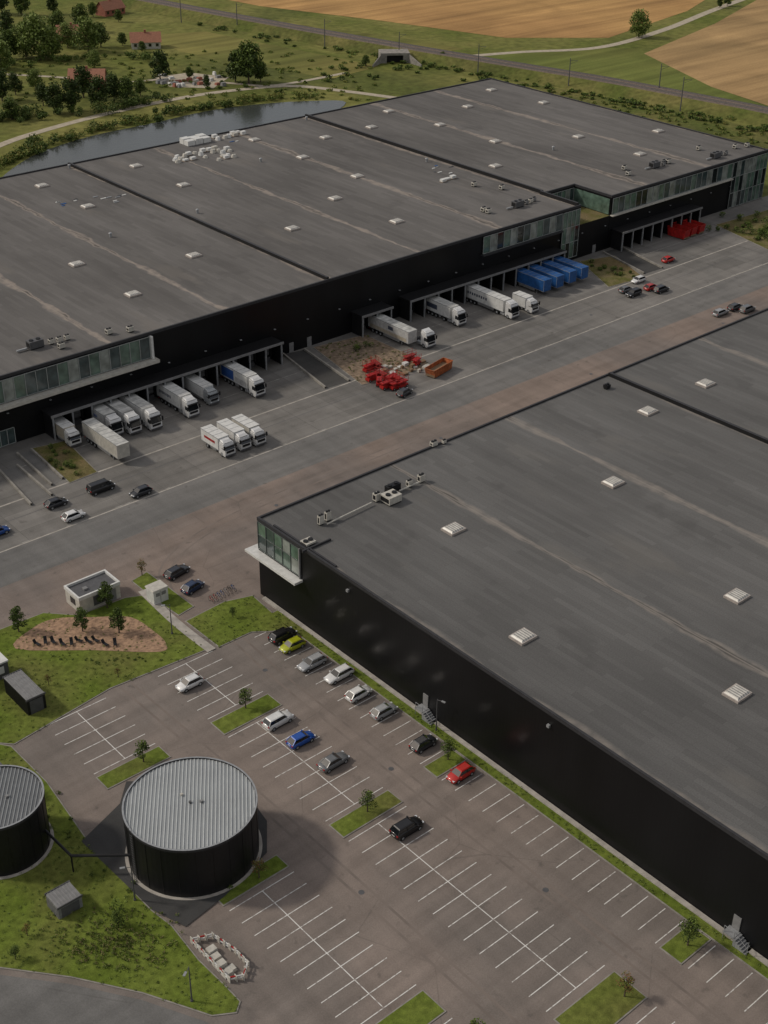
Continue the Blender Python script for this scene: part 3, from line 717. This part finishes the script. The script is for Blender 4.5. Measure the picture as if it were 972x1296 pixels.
m_txt = simple('livery_dark', (.05, .06, .09), .5); m_txtb = simple('livery_blue', (.03, .09, .3), .5); m_beige = simple('livery_sand', (.36, .32, .25), .6); m_crt = simple('curtain_grey', (.42, .42, .41), .6, var=.2)
m_rf = simple('grubby_trailer_roof', (.45, .45, .43), .6, var=.3, scale=.8)
def truck(u, v, kind, side=m_white, stripe=None, ccol=TX, L=None, back=214.3, name='semi_truck', **k):
    x, y = G(u, v)
    if L is None: L = max(9.0, min(16.5, back-y))
    if kind == 's' and 'roof' not in k: k['roof'] = random.choice((m_rf, m_white, m_rf))
    me = semi(L, ccol, side, stripe, **k) if kind == 's' else rigid(L, ccol, side, stripe)
    return inst(name, me, (x, y, .035), -math.pi/2+rad(random.uniform(-.6, .6)))
word = [(.12+.055*i, .12+.055*i+.035, .4+.03*(i % 2), .62, m_txt) for i in range(9)]
word2 = [(.3+.05*i, .3+.05*i+.03, .45, .65, m_txtb) for i in range(6)]
truck(97, 566, 'r', m_beige, L=8, name='box_truck')
truck(158, 586, 's', m_offw, hascab=False, L=13.0, name='cargo_trailer', ribs=True)
truck(150, 553, 's', m_crt, stripe=word2); truck(173, 550, 's', m_crt); truck(199, 545, 's', m_white, stripe=[(.5, .9, .1, .3, m_txt)])
truck(246, 529, 's', m_white, stripe=word); truck(272, 513, 'r', m_white, ccol=(.3, .32, .33), L=10.5, name='box_truck')
truck(330, 503, 's', m_white, stripe=[(.05, .5, .1, .85, m_txtb), (.55, .95, .1, .5, m_crt)])
for u, v in ((292, 579), (312, 571), (331, 565)): truck(u, v, 'r', random.choice((m_white, m_offw)), L=8.0, name='box_truck', stripe=[(.2, .8, .4, .6, m_redl)] if u == 292 else None)
truck(522, 440, 's', m_crt, hascab=False, L=13.6, name='cargo_trailer', stripe=[(.05, .95, .05, .35, m_beige)]+[(.5, .62, .5, .8, m_txt)])
truck(585, 413, 's', m_white, stripe=[(.1, .5, .3, .7, m_txt)]); truck(652, 404, 's', m_white, stripe=word, L=16.5)
truck(677, 397, 'r', m_white, L=6.5, name='box_truck')
for u, v in ((692, 374), (708, 369), (724, 363), (739, 358)): truck(u, v, 's', m_blue, hascab=False, L=13.6, roof=m_blue, name='cargo_trailer', ribs=True)
b = MB(); cab(b, TX); b.box(-5.8, -2.2, -.42, .42, .6, .95, m_black); wheels(b, (-1.35, -4.9), 1.25); b.box(-5.2, -4.4, -.5, .5, .95, 1.15, m_dgrey)
b.box(-3.7, -2.5, -1.2, -.5, .45, 1.0, m_grey)
x, y = G(546, 441); inst('tractor_unit', b.data('tractor_unit'), (x, y, .035), -math.pi/2)
def skip(u, v, m, L=6.0, ang=0.0, name='open_skip', h=2.0):
    b = MB(); w = 1.2; z = .2
    lo = [(-L/2+.5, -w, z), (L/2-.3, -w, z), (L/2-.3, w, z), (-L/2+.5, w, z)]; hi = [(-L/2, -w, h), (L/2, -w, h), (L/2, w, h), (-L/2, w, h)]
    for i in range(4):
        j = (i+1) % 4; b.face([lo[i], lo[j], hi[j], hi[i]], m)
    b.box(-L/2+.35, L/2-.25, -w+.04, w-.04, z, h*.55, m_wood)
    for s_ in (1, -1):
        b.box(-L/2, L/2, s_*w, s_*(w+.1), h-.12, h, m)
        for i in range(8): b.box(-L/2+.6+i*.65, -L/2+.7+i*.65, s_*w, s_*(w+.08), z, h-.12, m)
    b.box(-L/2-.05, -L/2+.05, -w, w, h-.12, h, m); b.box(L/2-.05, L/2+.05, -w, w, h-.12, h, m)
    for s_ in (1, -1): b.rod((-L/2+.8, s_*.6, .1), (-L/2+.8, s_*.8, .1), .1, .1, m_black)
    b.box(-L/2+.6, L/2-.4, -.6, .6, 0, z-.01, m_black)
    x, y = G(u, v); return b.obj(name, None, False, (x, y, .05), rad(ang))
skip(555, 472, m_orange, 7, 12); skip(866, 296, m_red, 6.5, -88, h=2.6); skip(858, 300, m_red, 6, -88, h=2.6); skip(877, 293, m_red, 6, -88, h=2.6)
def lift(u, v, ang, L=2.4, h=1.9, M=None):
    M = M or m_red
    b = MB(); b.box(-L/2, L/2, -.6, .6, .25, .8, M); wheels(b, (-L/2+.35, L/2-.35), .66, .28)
    for k in range(3):
        z0 = .8+k*.18
        for s_ in (.4, -.4): b.rod((-L/2+.3, s_, z0), (L/2-.3, s_, z0+.2), .05, .05, M, 5); b.rod((L/2-.3, s_, z0), (-L/2+.3, s_, z0+.2), .05, .05, M, 5)
    b.box(-L/2, L/2, -.62, .62, 1.32, 1.46, M)
    for x in (-L/2, 0, L/2):
        for s_ in (-.58, .58): b.rod((x, s_, 1.45), (x, s_, 1.45+h*.55), .035, .035, M, 5)
    for s_ in (-.58, .58):
        for z in (1.95, 2.48): b.rod((-L/2, s_, z), (L/2, s_, z), .035, .035, M, 5)
    b.box(-L/2-.02, L/2, -.5, .5, 1.47, 1.53, M)
    x, y = G(u, v); b.obj('scissor_lift', None, False, (x, y, .15), rad(ang))
for u, v, a in ((467, 470, 5), (476, 467, 80), (471, 482, 0), (483, 480, 90), (495, 484, 10), (489, 492, 0), (503, 486, 90), (500, 493, 0), (518, 458, 0), (527, 463, 20), (480, 488, 45), (508, 491, 0)): lift(u, v, a, random.choice((2.2, 2.8)), M=random.choice((m_red, m_red, m_redd)))
b = MB()
for _ in range(26):
    x, y = G(random.uniform(480, 545), random.uniform(458, 478)); a = random.uniform(.3, .7)
    b.box(x-a, x+a, y-a*.8, y+a*.8, .1, .1+random.uniform(.2, .9), random.choice((m_white, m_wood, m_offw, m_wood)))
b.obj('pallet_stack')

# ------------------------------------------------------------------ street furniture
def lamp_post(u, v, h=6, ang=0.0):
    b = MB(); b.rod((0, 0, 0), (0, 0, h), .1, .06, m_dgrey, 8); b.rod((0, 0, 0), (0, 0, .3), .18, .16, m_dgrey, 8)
    b.rod((0, 0, h-.1), (.9, 0, h+.05), .04, .04, m_dgrey, 6); b.box(.7, 1.3, -.14, .14, h, h+.1, m_grey)
    x, y = G(u, v); b.obj('street_lamp', None, False, (x, y, .05), ang)
for u, v in ((218, 803), (171, 1140), (243, 1268), (552, 925)): lamp_post(u, v, 5.5, random.uniform(0, 6))
for u in (48, 58, 68, 80, 91, 101, 113, 122, 134, 146):
    x, y = G(u, 816+random.uniform(-3, 3)); b = MB()
    b.box(-.25, .25, -.5, .4, .3, .35, m_black); b.hexa([(-.25, .4, .3), (.25, .4, .3), (.25, .45, .3), (-.25, .45, .3)], [(-.25, .75, .85), (.25, .75, .85), (.25, .8, .83), (-.25, .8, .83)], m_black)
    for px in (-.23, .23):
        for py in (-.45, .38): b.rod((px, py, 0), (px, py, .32), .03, .03, m_black, 5)
    b.obj('deck_chair', None, False, (x, y, .17), random.uniform(-.5, .5))
b = MB()
for i in range(7):
    x0 = i*.75
    for dy in (-.5, .5):
        for k in range(12):
            t0, t1 = 2*math.pi*k/12, 2*math.pi*(k+1)/12
            b.rod((x0, dy+.33*math.cos(t0), .34+.33*math.sin(t0)), (x0, dy+.33*math.cos(t1), .34+.33*math.sin(t1)), .025, .025, m_rubber, 4)
    c = random.choice((m_red, m_blue, m_black, m_grey))
    b.rod((x0, -.5, .34), (x0, -.1, .9), .03, .03, c, 5); b.rod((x0, -.1, .9), (x0, .4, .85), .03, .03, c, 5); b.rod((x0, .5, .34), (x0, .38, 1.0), .03, .03, c, 5); b.rod((x0, -.05, .3), (x0, .4, .85), .03, .03, c, 5)
    b.rod((x0-.25, .38, 1.0), (x0+.25, .38, 1.0), .025, .025, m_black, 5); b.box(x0-.07, x0+.07, -.25, .0, .93, .98, m_black)
x, y = G(268, 762); b.obj('bicycle_rack', None, False, (x, y, .05), .1)
loop = GP([(243, 1194), (270, 1188), (298, 1207), (314, 1223), (308, 1240), (290, 1243), (264, 1216)])
b = MB()
for i in range(len(loop)):
    a, c = Vector(loop[i]), Vector(loop[(i+1) % len(loop)]); n = max(1, round((c-a).length/.9)); d = (c-a)/n
    nn = Vector((-d.y, d.x)).normalized()*.05
    for k in range(n):
        p, q = a+d*k, a+d*(k+.85)
        if random.random() < .12: continue
        for z, m in ((.7, m_red if k % 2 else m_white), (.35, m_white)):
            b.hexa([(p.x-nn.x, p.y-nn.y, z), (q.x-nn.x, q.y-nn.y, z), (q.x+nn.x, q.y+nn.y, z), (p.x+nn.x, p.y+nn.y, z)], [(p.x-nn.x, p.y-nn.y, z+.16), (q.x-nn.x, q.y-nn.y, z+.16), (q.x+nn.x, q.y+nn.y, z+.16), (p.x+nn.x, p.y+nn.y, z+.16)], m)
        b.box(p.x-.05, p.x+.05, p.y-.25, p.y+.25, .03, .95, m_offw)
b.obj('road_works_barrier')
b = MB()
for u, v in ((273, 1214), (280, 1224), (288, 1233), (268, 1206), (292, 1228)):
    x, y = G(u, v); b.box(x-.6, x+.6, y-.5, y+.5, .04, random.uniform(.4, .9), m_offw, tx=.08, ty=.08)
b.obj('paving_pallets')

# ------------------------------------------------------------------ foliage
def leaf_q(b, c, s_, m):
    n = Vector((random.gauss(0, 1), random.gauss(0, 1), random.gauss(.5, 1))).normalized()
    t = n.orthogonal().normalized(); t.rotate(Matrix.Rotation(random.uniform(0, 6.28), 3, n)); q = n.cross(t)
    a, e = s_*random.uniform(.6, 1.3)*.5, s_*random.uniform(.5, 1.0)*.5
    v = [c-t*a, c-q*e, c+t*a, c+q*e]; i = len(b.v); b.v += [tuple(p) for p in v]; b.f.append((i, i+1, i+2, i+3)); b.fm.append(b.mi(m))
def lobe(b, c, r, n, s_, pal, squash=.8):
    for _ in range(n):
        d = Vector((random.gauss(0, 1), random.gauss(0, 1), random.gauss(0, 1))).normalized()*(random.random()**.35)
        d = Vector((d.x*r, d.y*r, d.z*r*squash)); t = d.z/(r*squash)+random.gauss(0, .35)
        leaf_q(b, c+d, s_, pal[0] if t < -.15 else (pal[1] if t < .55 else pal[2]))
def tree_mesh(h, cr, nl, nleaf, s_, pal, trunk=.3, tr=.03):
    b = MB(); z0 = h*trunk; b.rod((0, 0, 0), (0, 0, z0), h*tr, h*tr*.7, m_bark, 7); b.rod((0, 0, z0), (0, 0, h*.85), h*tr*.7, h*tr*.15, m_bark, 6)
    for i in range(nl):
        t = (i+.5)/nl; z = z0+(h-z0)*(.12+.78*t); a = i*2.4+random.uniform(-.5, .5)
        prof = math.sin(math.pi*min(.97, .22+.72*t)); rr = cr*prof*random.uniform(.35, .75)
        c = Vector((rr*math.cos(a), rr*math.sin(a), z)); b.rod((0, 0, max(z0*.8, z-h*.15)), c, h*tr*.35, h*tr*.1, m_bark, 5)
        lobe(b, c, cr*random.uniform(.38, .6), nleaf//nl, s_, pal)
    return b.data('tree')
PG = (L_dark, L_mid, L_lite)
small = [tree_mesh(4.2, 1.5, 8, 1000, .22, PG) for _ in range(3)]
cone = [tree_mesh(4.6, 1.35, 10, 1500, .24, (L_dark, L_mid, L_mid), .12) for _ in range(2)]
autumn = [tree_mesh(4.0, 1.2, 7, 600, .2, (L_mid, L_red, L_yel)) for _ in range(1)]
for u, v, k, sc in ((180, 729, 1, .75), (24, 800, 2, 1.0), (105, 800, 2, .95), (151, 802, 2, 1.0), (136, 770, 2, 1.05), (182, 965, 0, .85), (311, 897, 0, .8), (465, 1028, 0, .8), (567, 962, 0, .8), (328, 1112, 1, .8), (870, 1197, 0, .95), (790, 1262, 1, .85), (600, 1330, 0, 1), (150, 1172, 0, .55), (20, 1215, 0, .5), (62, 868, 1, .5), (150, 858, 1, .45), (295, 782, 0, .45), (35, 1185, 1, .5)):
    me = (small[random.randrange(3)], autumn[0], cone[random.randrange(2)])[k]
    x, y = G(u, v); inst('young_tree', me, (x, y, .12), random.uniform(0, 6), sc)
def mass(name, spots, s_, pal, dens=260, zb=.0):
    b = MB()
    for x, y, r, h in spots:
        for k in range(3):
            a = random.uniform(0, 6.3); q = r*random.uniform(0, .5)
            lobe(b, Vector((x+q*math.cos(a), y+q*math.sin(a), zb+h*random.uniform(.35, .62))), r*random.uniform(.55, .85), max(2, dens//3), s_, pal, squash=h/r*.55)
    return b.obj(name)
def rnd(px, n, r, h, jit=1.0):
    P = GP(px); o = []
    for _ in range(n):
        t = random.uniform(0, len(P)-1.001); i = int(t); f = t-i
        x = P[i][0]*(1-f)+P[i+1][0]*f+random.gauss(0, jit); y = P[i][1]*(1-f)+P[i+1][1]*f+random.gauss(0, jit)
        k = random.uniform(.6, 1.3); o.append((x, y, r*k, h*k*random.uniform(.8, 1.2)))
    return o
mass('shrubs', rnd([(60, 575), (95, 600)], 14, .8, 1.3, 1.5), .2, PG, 160)
mass('shrubs', rnd([(430, 447), (470, 440)], 5, .9, 1.6, 2), .2, PG, 160)
mass('weeds', [(p[0], p[1], r_, .4) for p, r_ in [((random.uniform(min(q[0] for q in bed1), max(q[0] for q in bed1)), random.uniform(min(q[1] for q in bed1), max(q[1] for q in bed1))), random.uniform(.2, .5)) for _ in range(160)] if inpoly(p, bed1)], .16, (L_mid, L_lite, L_dry), 30, .1)
mass('shrubs', rnd([(750, 335), (800, 352)], 14, .9, 1.3, 1.6), .25, PG, 150)
mass('shrubs', rnd([(930, 282), (990, 300)], 40, 1.2, 2.0, 4), .35, PG, 130)
mass('shrubs', rnd([(150, 1165), (150, 1160)], 2, .9, 1.6, .8), .2, PG, 200)
mass('shrubs', rnd([(282, 1130), (300, 1120), (330, 1100)], 4, .5, .8, .5), .15, PG, 90)
mass('shrubs', rnd([(30, 832), (120, 838), (200, 832)], 16, .35, .5, .5), .14, PG, 60)
mass('shrubs', rnd([(60, 1010), (110, 1085), (185, 1150)], 10, .4, .6, .8), .15, PG, 70)
sp_ = []
for _ in range(420):
    u = random.gauss(140, 46); v = random.gauss(1195, 24)
    if 30 < u < 232 and 1150 < v < 1232 and v < 1180+u*.2+20: sp_.append((*G(u, v), random.uniform(.15, .4), random.uniform(.25, .55)))
mass('wild_flowers', sp_, .13, (L_mid, L_lite, L_dry), 30, .12)
allp = []
for P, n in ((lawnS, 900), (lawnN, 500), (lawnE, 120)):
    xs = [p[0] for p in P]; ys = [p[1] for p in P]
    while n:
        p = (random.uniform(min(xs), max(xs)), random.uniform(min(ys), max(ys)))
        if inpoly(p, P) and p[0] > 20: allp.append((*p, random.uniform(.12, .35), random.uniform(.1, .22))); n -= 1
for _ in range(260): allp.append((random.uniform(99.2, 100.4), random.uniform(30, 138), random.uniform(.12, .3), random.uniform(.1, .35)))
mass('grass_tufts', allp, .12, (L_lite, L_lite, L_wil), 18, .12)

# ------------------------------------------------------------------ countryside
poly('rank_grass', GP([(600, 92), (760, 122), (860, 140), (972, 166), (1150, 205), (1300, 330), (1000, 262), (972, 205), (640, 100)]), .03, m_verge)
lake = crom(GP([(0, 232), (24, 208), (60, 190), (118, 172), (190, 157), (262, 141), (330, 132), (398, 128), (438, 130), (400, 152), (300, 174), (180, 198), (60, 226)]), 4, True)
poly('lake', lake, .12, m_water)
poly('wheat_field', GP([(150, -60), (215, -14), (330, 8), (480, 26), (640, 48), (770, 48), (870, 14), (940, -30), (900, -160), (300, -160)]), .06, m_wheat)
poly('wheat_field', GP([(815, 68), (905, 30), (972, -8), (1200, -60), (1400, 200), (1100, 152), (972, 134), (900, 110)]), .06, m_wheat2)
poly('pasture', GP([(150, 2), (330, 24), (520, 50), (590, 62), (560, 66), (420, 42), (240, 14)]), .05, m_pasture)
poly('pasture', GP([(180, 45), (260, 40), (420, 72), (480, 84), (420, 100), (330, 84), (230, 66)]), .05, m_pasture)
poly('pasture', GP([(600, 70), (760, 60), (810, 62), (900, 110), (972, 135), (940, 138), (800, 106)]), .05, m_pasture2)
strip('gravel_path', crom(GP([(-80, 222), (0, 184), (60, 164), (140, 143), (230, 124), (300, 114), (370, 109), (440, 116), (500, 124)])), 3.5, .07, m_gravel)
strip('gravel_path', crom(GP([(-40, 92), (60, 97), (160, 104), (215, 100), (300, 106), (350, 108), (440, 92)])), 2.5, .075, m_gravel)
strip('country_lane', crom(GP([(585, 72), (660, 66), (760, 60), (840, 38), (900, 14), (960, -8), (1020, -30)])), 4, .08, m_gravel)
poly('gravel_yard', GP([(195, 98), (240, 92), (290, 98), (270, 112), (215, 110)]), .06, m_gravel)
m_bal = simple('ballast', (.14, .11, .09), .95, var=.3)
b = MB()
rail = crom(GP([(-60, -46), (100, -10), (250, 20), (411, 50), (605, 84), (760, 110), (860, 129), (972, 151), (1120, 184), (1300, 230)]))
sweep(b, rail, [(-11, 0), (-4.5, 3.0), (4.5, 3.0), (11, 0)], [m_verge, m_bal, m_verge]); b.obj('railway_embankment')
b = MB()
for o in (-2.3, 2.3):
    sweep(b, rail, [(o-1.6, 3.02), (o-1.3, 3.25), (o+1.3, 3.25), (o+1.6, 3.02)], [m_bal]*3)
    for e in (-.72, .72): sweep(b, rail, [(o+e-.06, 3.25), (o+e-.04, 3.42), (o+e+.04, 3.42), (o+e+.06, 3.25)], [m_dgrey]*3)
b.obj('railway_track')
for u, v, h in ((229, 20, 9), (411, 52, 9), (605, 86, 9), (834, 112, 9), (862, 130, 9), (300, 27, 8), (505, 66, 8), (720, 101, 8)):
    x, y = G(u, v, 3); b = MB(); b.rod((0, 0, -3), (0, 0, h), .24, .15, m_dgrey, 6); b.rod((0, 0, h-1), (1.8, -2.2, h-.8), .08, .06, m_dgrey, 5); b.rod((0, 0, h-2.2), (1.8, -2.2, h-.9), .06, .05, m_dgrey, 5)
    b.obj('catenary_mast', None, False, (x, y, 3))
x, y = G(500, 80); b = MB(); b.box(-6, 6, 0, 8, 3.0, 3.9, m_conc2); b.box(-6, -3.4, 0, 8, 0, 3.0, m_conc2); b.box(3.4, 6, 0, 8, 0, 3.0, m_conc2); b.box(-3.4, 3.4, 2, 2.2, 0, 3.0, m_black)  # black panel inside the portal paints in the shade of the passage
b.hexa([(-6, 0, 0), (-5.6, 0, 0), (-9.6, -7, 0), (-10, -7, 0)][::-1], [(-6, 0, 3.4), (-5.6, 0, 3.4), (-9.6, -7, .8), (-10, -7, .8)][::-1], m_conc2)
b.hexa([(5.6, 0, 0), (6, 0, 0), (10, -7, 0), (9.6, -7, 0)][::-1], [(5.6, 0, 3.4), (6, 0, 3.4), (10, -7, .8), (9.6, -7, .8)][::-1], m_conc2); b.obj('railway_underpass', None, False, (x, y, 0), rad(-35))
def house(u, v, L, W, ang, wall=None, roofm=None, h=3):
    E = empty('brick_house'); x, y = G(u, v); E.location = (x, y, 0); E.rotation_euler[2] = rad(ang)
    b = MB(); b.box(-L/2, L/2, -W/2, W/2, 0, h, wall or m_brick)
    for s_ in (1, -1): b.face([(s_*L/2, -W/2, h), (s_*L/2, W/2, h), (s_*L/2, 0, h+W*.45)], wall or m_brick)
    b.obj('walls', E); b = MB(); e = .5
    for s_ in (1, -1):
        q = [(-L/2-e, s_*(W/2+e), h-.3), (L/2+e, s_*(W/2+e), h-.3), (L/2+e, 0, h+W*.45+.15), (-L/2-e, 0, h+W*.45+.15)]; b.face(q if s_ < 0 else q[::-1], roofm or m_tile)
    b.box(-.5, .4, -.4, .4, h+W*.3, h+W*.45+1, m_brick); b.obj('roof', E)
    b = MB()
    for k in range(int(L/3)): b.box(-L/2+1+k*3, -L/2+2.2+k*3, -W/2-.04, -W/2-.005, 1, 2.2, m_cargl); b.box(-L/2+1.4+k*3, -L/2+2.6+k*3, W/2+.005, W/2+.04, 1, 2.2, m_white)
    b.obj('windows', E)
house(185, 60, 12, 7, -30, m_offw); house(112, 110, 13, 8, -40, m_brick, m_tile); house(92, 52, 12, 8, -30, None, m_tile); house(140, 18, 12, 7, 10)
b = MB()
for _ in range(30):
    x, y = G(random.uniform(200, 285), random.uniform(95, 111)); a = random.uniform(.5, 1.2); b.box(x-a, x+a, y-.8, y+.8, .05, random.uniform(.4, 1.4), random.choice((m_white, m_offw, m_mgrey, m_brick)), tx=.2, ty=.2)
b.obj('stone_pile')
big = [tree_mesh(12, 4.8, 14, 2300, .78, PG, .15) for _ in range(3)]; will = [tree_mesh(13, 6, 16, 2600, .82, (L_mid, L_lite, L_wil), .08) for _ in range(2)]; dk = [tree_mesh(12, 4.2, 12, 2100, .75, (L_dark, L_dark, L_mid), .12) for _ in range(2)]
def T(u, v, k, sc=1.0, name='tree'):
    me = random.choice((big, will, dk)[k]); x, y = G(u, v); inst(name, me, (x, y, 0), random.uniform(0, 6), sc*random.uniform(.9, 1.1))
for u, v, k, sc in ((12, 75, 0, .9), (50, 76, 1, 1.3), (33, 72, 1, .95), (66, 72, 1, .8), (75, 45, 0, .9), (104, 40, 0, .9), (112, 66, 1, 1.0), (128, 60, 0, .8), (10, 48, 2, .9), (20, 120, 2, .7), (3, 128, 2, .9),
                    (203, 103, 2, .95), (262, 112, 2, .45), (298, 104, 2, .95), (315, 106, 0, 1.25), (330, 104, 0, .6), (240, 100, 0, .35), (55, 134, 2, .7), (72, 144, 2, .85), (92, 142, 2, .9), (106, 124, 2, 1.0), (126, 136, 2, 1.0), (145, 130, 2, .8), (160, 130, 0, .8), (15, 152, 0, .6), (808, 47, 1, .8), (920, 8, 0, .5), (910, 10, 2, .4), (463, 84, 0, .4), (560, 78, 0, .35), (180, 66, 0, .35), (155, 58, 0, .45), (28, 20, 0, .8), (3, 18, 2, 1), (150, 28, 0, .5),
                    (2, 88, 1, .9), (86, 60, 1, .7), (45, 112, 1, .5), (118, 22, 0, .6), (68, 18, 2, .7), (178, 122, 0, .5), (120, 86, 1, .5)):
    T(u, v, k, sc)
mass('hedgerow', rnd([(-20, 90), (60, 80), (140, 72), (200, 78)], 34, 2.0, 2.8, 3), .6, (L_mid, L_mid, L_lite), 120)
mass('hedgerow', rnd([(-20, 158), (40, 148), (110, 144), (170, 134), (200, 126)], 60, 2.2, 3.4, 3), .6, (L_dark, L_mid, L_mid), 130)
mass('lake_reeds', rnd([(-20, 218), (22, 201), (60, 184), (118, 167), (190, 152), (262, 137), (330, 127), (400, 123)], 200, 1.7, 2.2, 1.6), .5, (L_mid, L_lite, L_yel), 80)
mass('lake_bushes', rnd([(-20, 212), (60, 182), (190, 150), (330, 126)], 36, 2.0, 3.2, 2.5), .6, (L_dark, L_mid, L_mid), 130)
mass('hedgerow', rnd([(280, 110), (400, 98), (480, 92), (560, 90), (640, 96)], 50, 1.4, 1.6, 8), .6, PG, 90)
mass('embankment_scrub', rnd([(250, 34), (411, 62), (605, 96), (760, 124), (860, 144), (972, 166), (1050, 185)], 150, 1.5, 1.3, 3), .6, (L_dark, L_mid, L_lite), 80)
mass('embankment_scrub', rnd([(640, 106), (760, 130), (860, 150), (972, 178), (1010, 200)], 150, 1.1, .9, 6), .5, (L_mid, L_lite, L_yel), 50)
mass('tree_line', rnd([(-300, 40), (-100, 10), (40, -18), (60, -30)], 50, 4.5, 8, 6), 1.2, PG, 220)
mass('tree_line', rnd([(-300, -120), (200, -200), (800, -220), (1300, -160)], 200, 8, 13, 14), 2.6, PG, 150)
sp_ = [(*G(random.uniform(0, 480), random.uniform(66, 128)), random.uniform(.8, 1.8), random.uniform(.4, 1.0)) for _ in range(260)]
mass('rough_grass', sp_, .6, (L_lite, L_lite, L_yel), 45)

# ------------------------------------------------------------------ camera, light
fwd = Vector((hx*cp, hy*cp, -sp)); up = Vector((hx*sp, hy*sp, cp)); rt = Vector((hy, -hx, 0))
Xc = (rt+up*ROLL).normalized(); Zc = -fwd; Yc = Zc.cross(Xc)
cam = bpy.data.cameras.new('camera'); co = bpy.data.objects.new('camera', cam); scene.collection.objects.link(co)
M_ = Matrix((Xc, Yc, Zc)).transposed().to_4x4(); M_.translation = (0, 0, HC); co.matrix_world = M_
cam.sensor_fit = 'VERTICAL'; cam.sensor_height = 24; cam.lens = FPX/1296*24; cam.clip_end = 12000; cam.clip_start = 1
scene.camera = co
EL = rad(38.7); sx, sy = -.647, .762
w = bpy.data.worlds.new('World'); scene.world = w; w.use_nodes = True; t = w.node_tree
sk = t.nodes.new('ShaderNodeTexSky'); sk.sky_type = 'NISHITA'; sk.sun_disc = False; sk.sun_elevation = EL; sk.sun_rotation = math.atan2(sx, sy) % (2*math.pi)
sk.dust_density = 3.0; sk.air_density = 1.0
# broken cloud cover: soft grey cloud mixed over the clear sky
tc = t.nodes.new('ShaderNodeTexCoord'); nz = t.nodes.new('ShaderNodeTexNoise'); nz.inputs['Scale'].default_value = 2.5; nz.inputs['Detail'].default_value = 5
t.links.new(tc.outputs['Generated'], nz.inputs['Vector'])
mr = t.nodes.new('ShaderNodeMapRange'); t.links.new(nz.outputs[0], mr.inputs[0]); mr.inputs[1].default_value = .35; mr.inputs[2].default_value = .6; mr.inputs[3].default_value = .5; mr.inputs[4].default_value = .88
mx = t.nodes.new('ShaderNodeMix'); mx.data_type = 'RGBA'; t.links.new(mr.outputs[0], mx.inputs[0]); t.links.new(sk.outputs[0], mx.inputs[6]); mx.inputs[7].default_value = (2.95, 2.8, 2.62, 1)
t.links.new(mx.outputs[2], t.nodes['Background'].inputs[0]); t.nodes['Background'].inputs[1].default_value = .145
sl = bpy.data.lights.new('sun', 'SUN'); sl.energy = 1.85; sl.angle = rad(5); sl.color = (1, .92, .81)
so = bpy.data.objects.new('sun', sl); scene.collection.objects.link(so)
so.rotation_euler = Vector((-sx*math.cos(EL), -sy*math.cos(EL), -math.sin(EL))).to_track_quat('-Z', 'Y').to_euler()
scene.view_settings.view_transform = 'Standard'; scene.view_settings.look = 'None'; scene.view_settings.exposure = 0
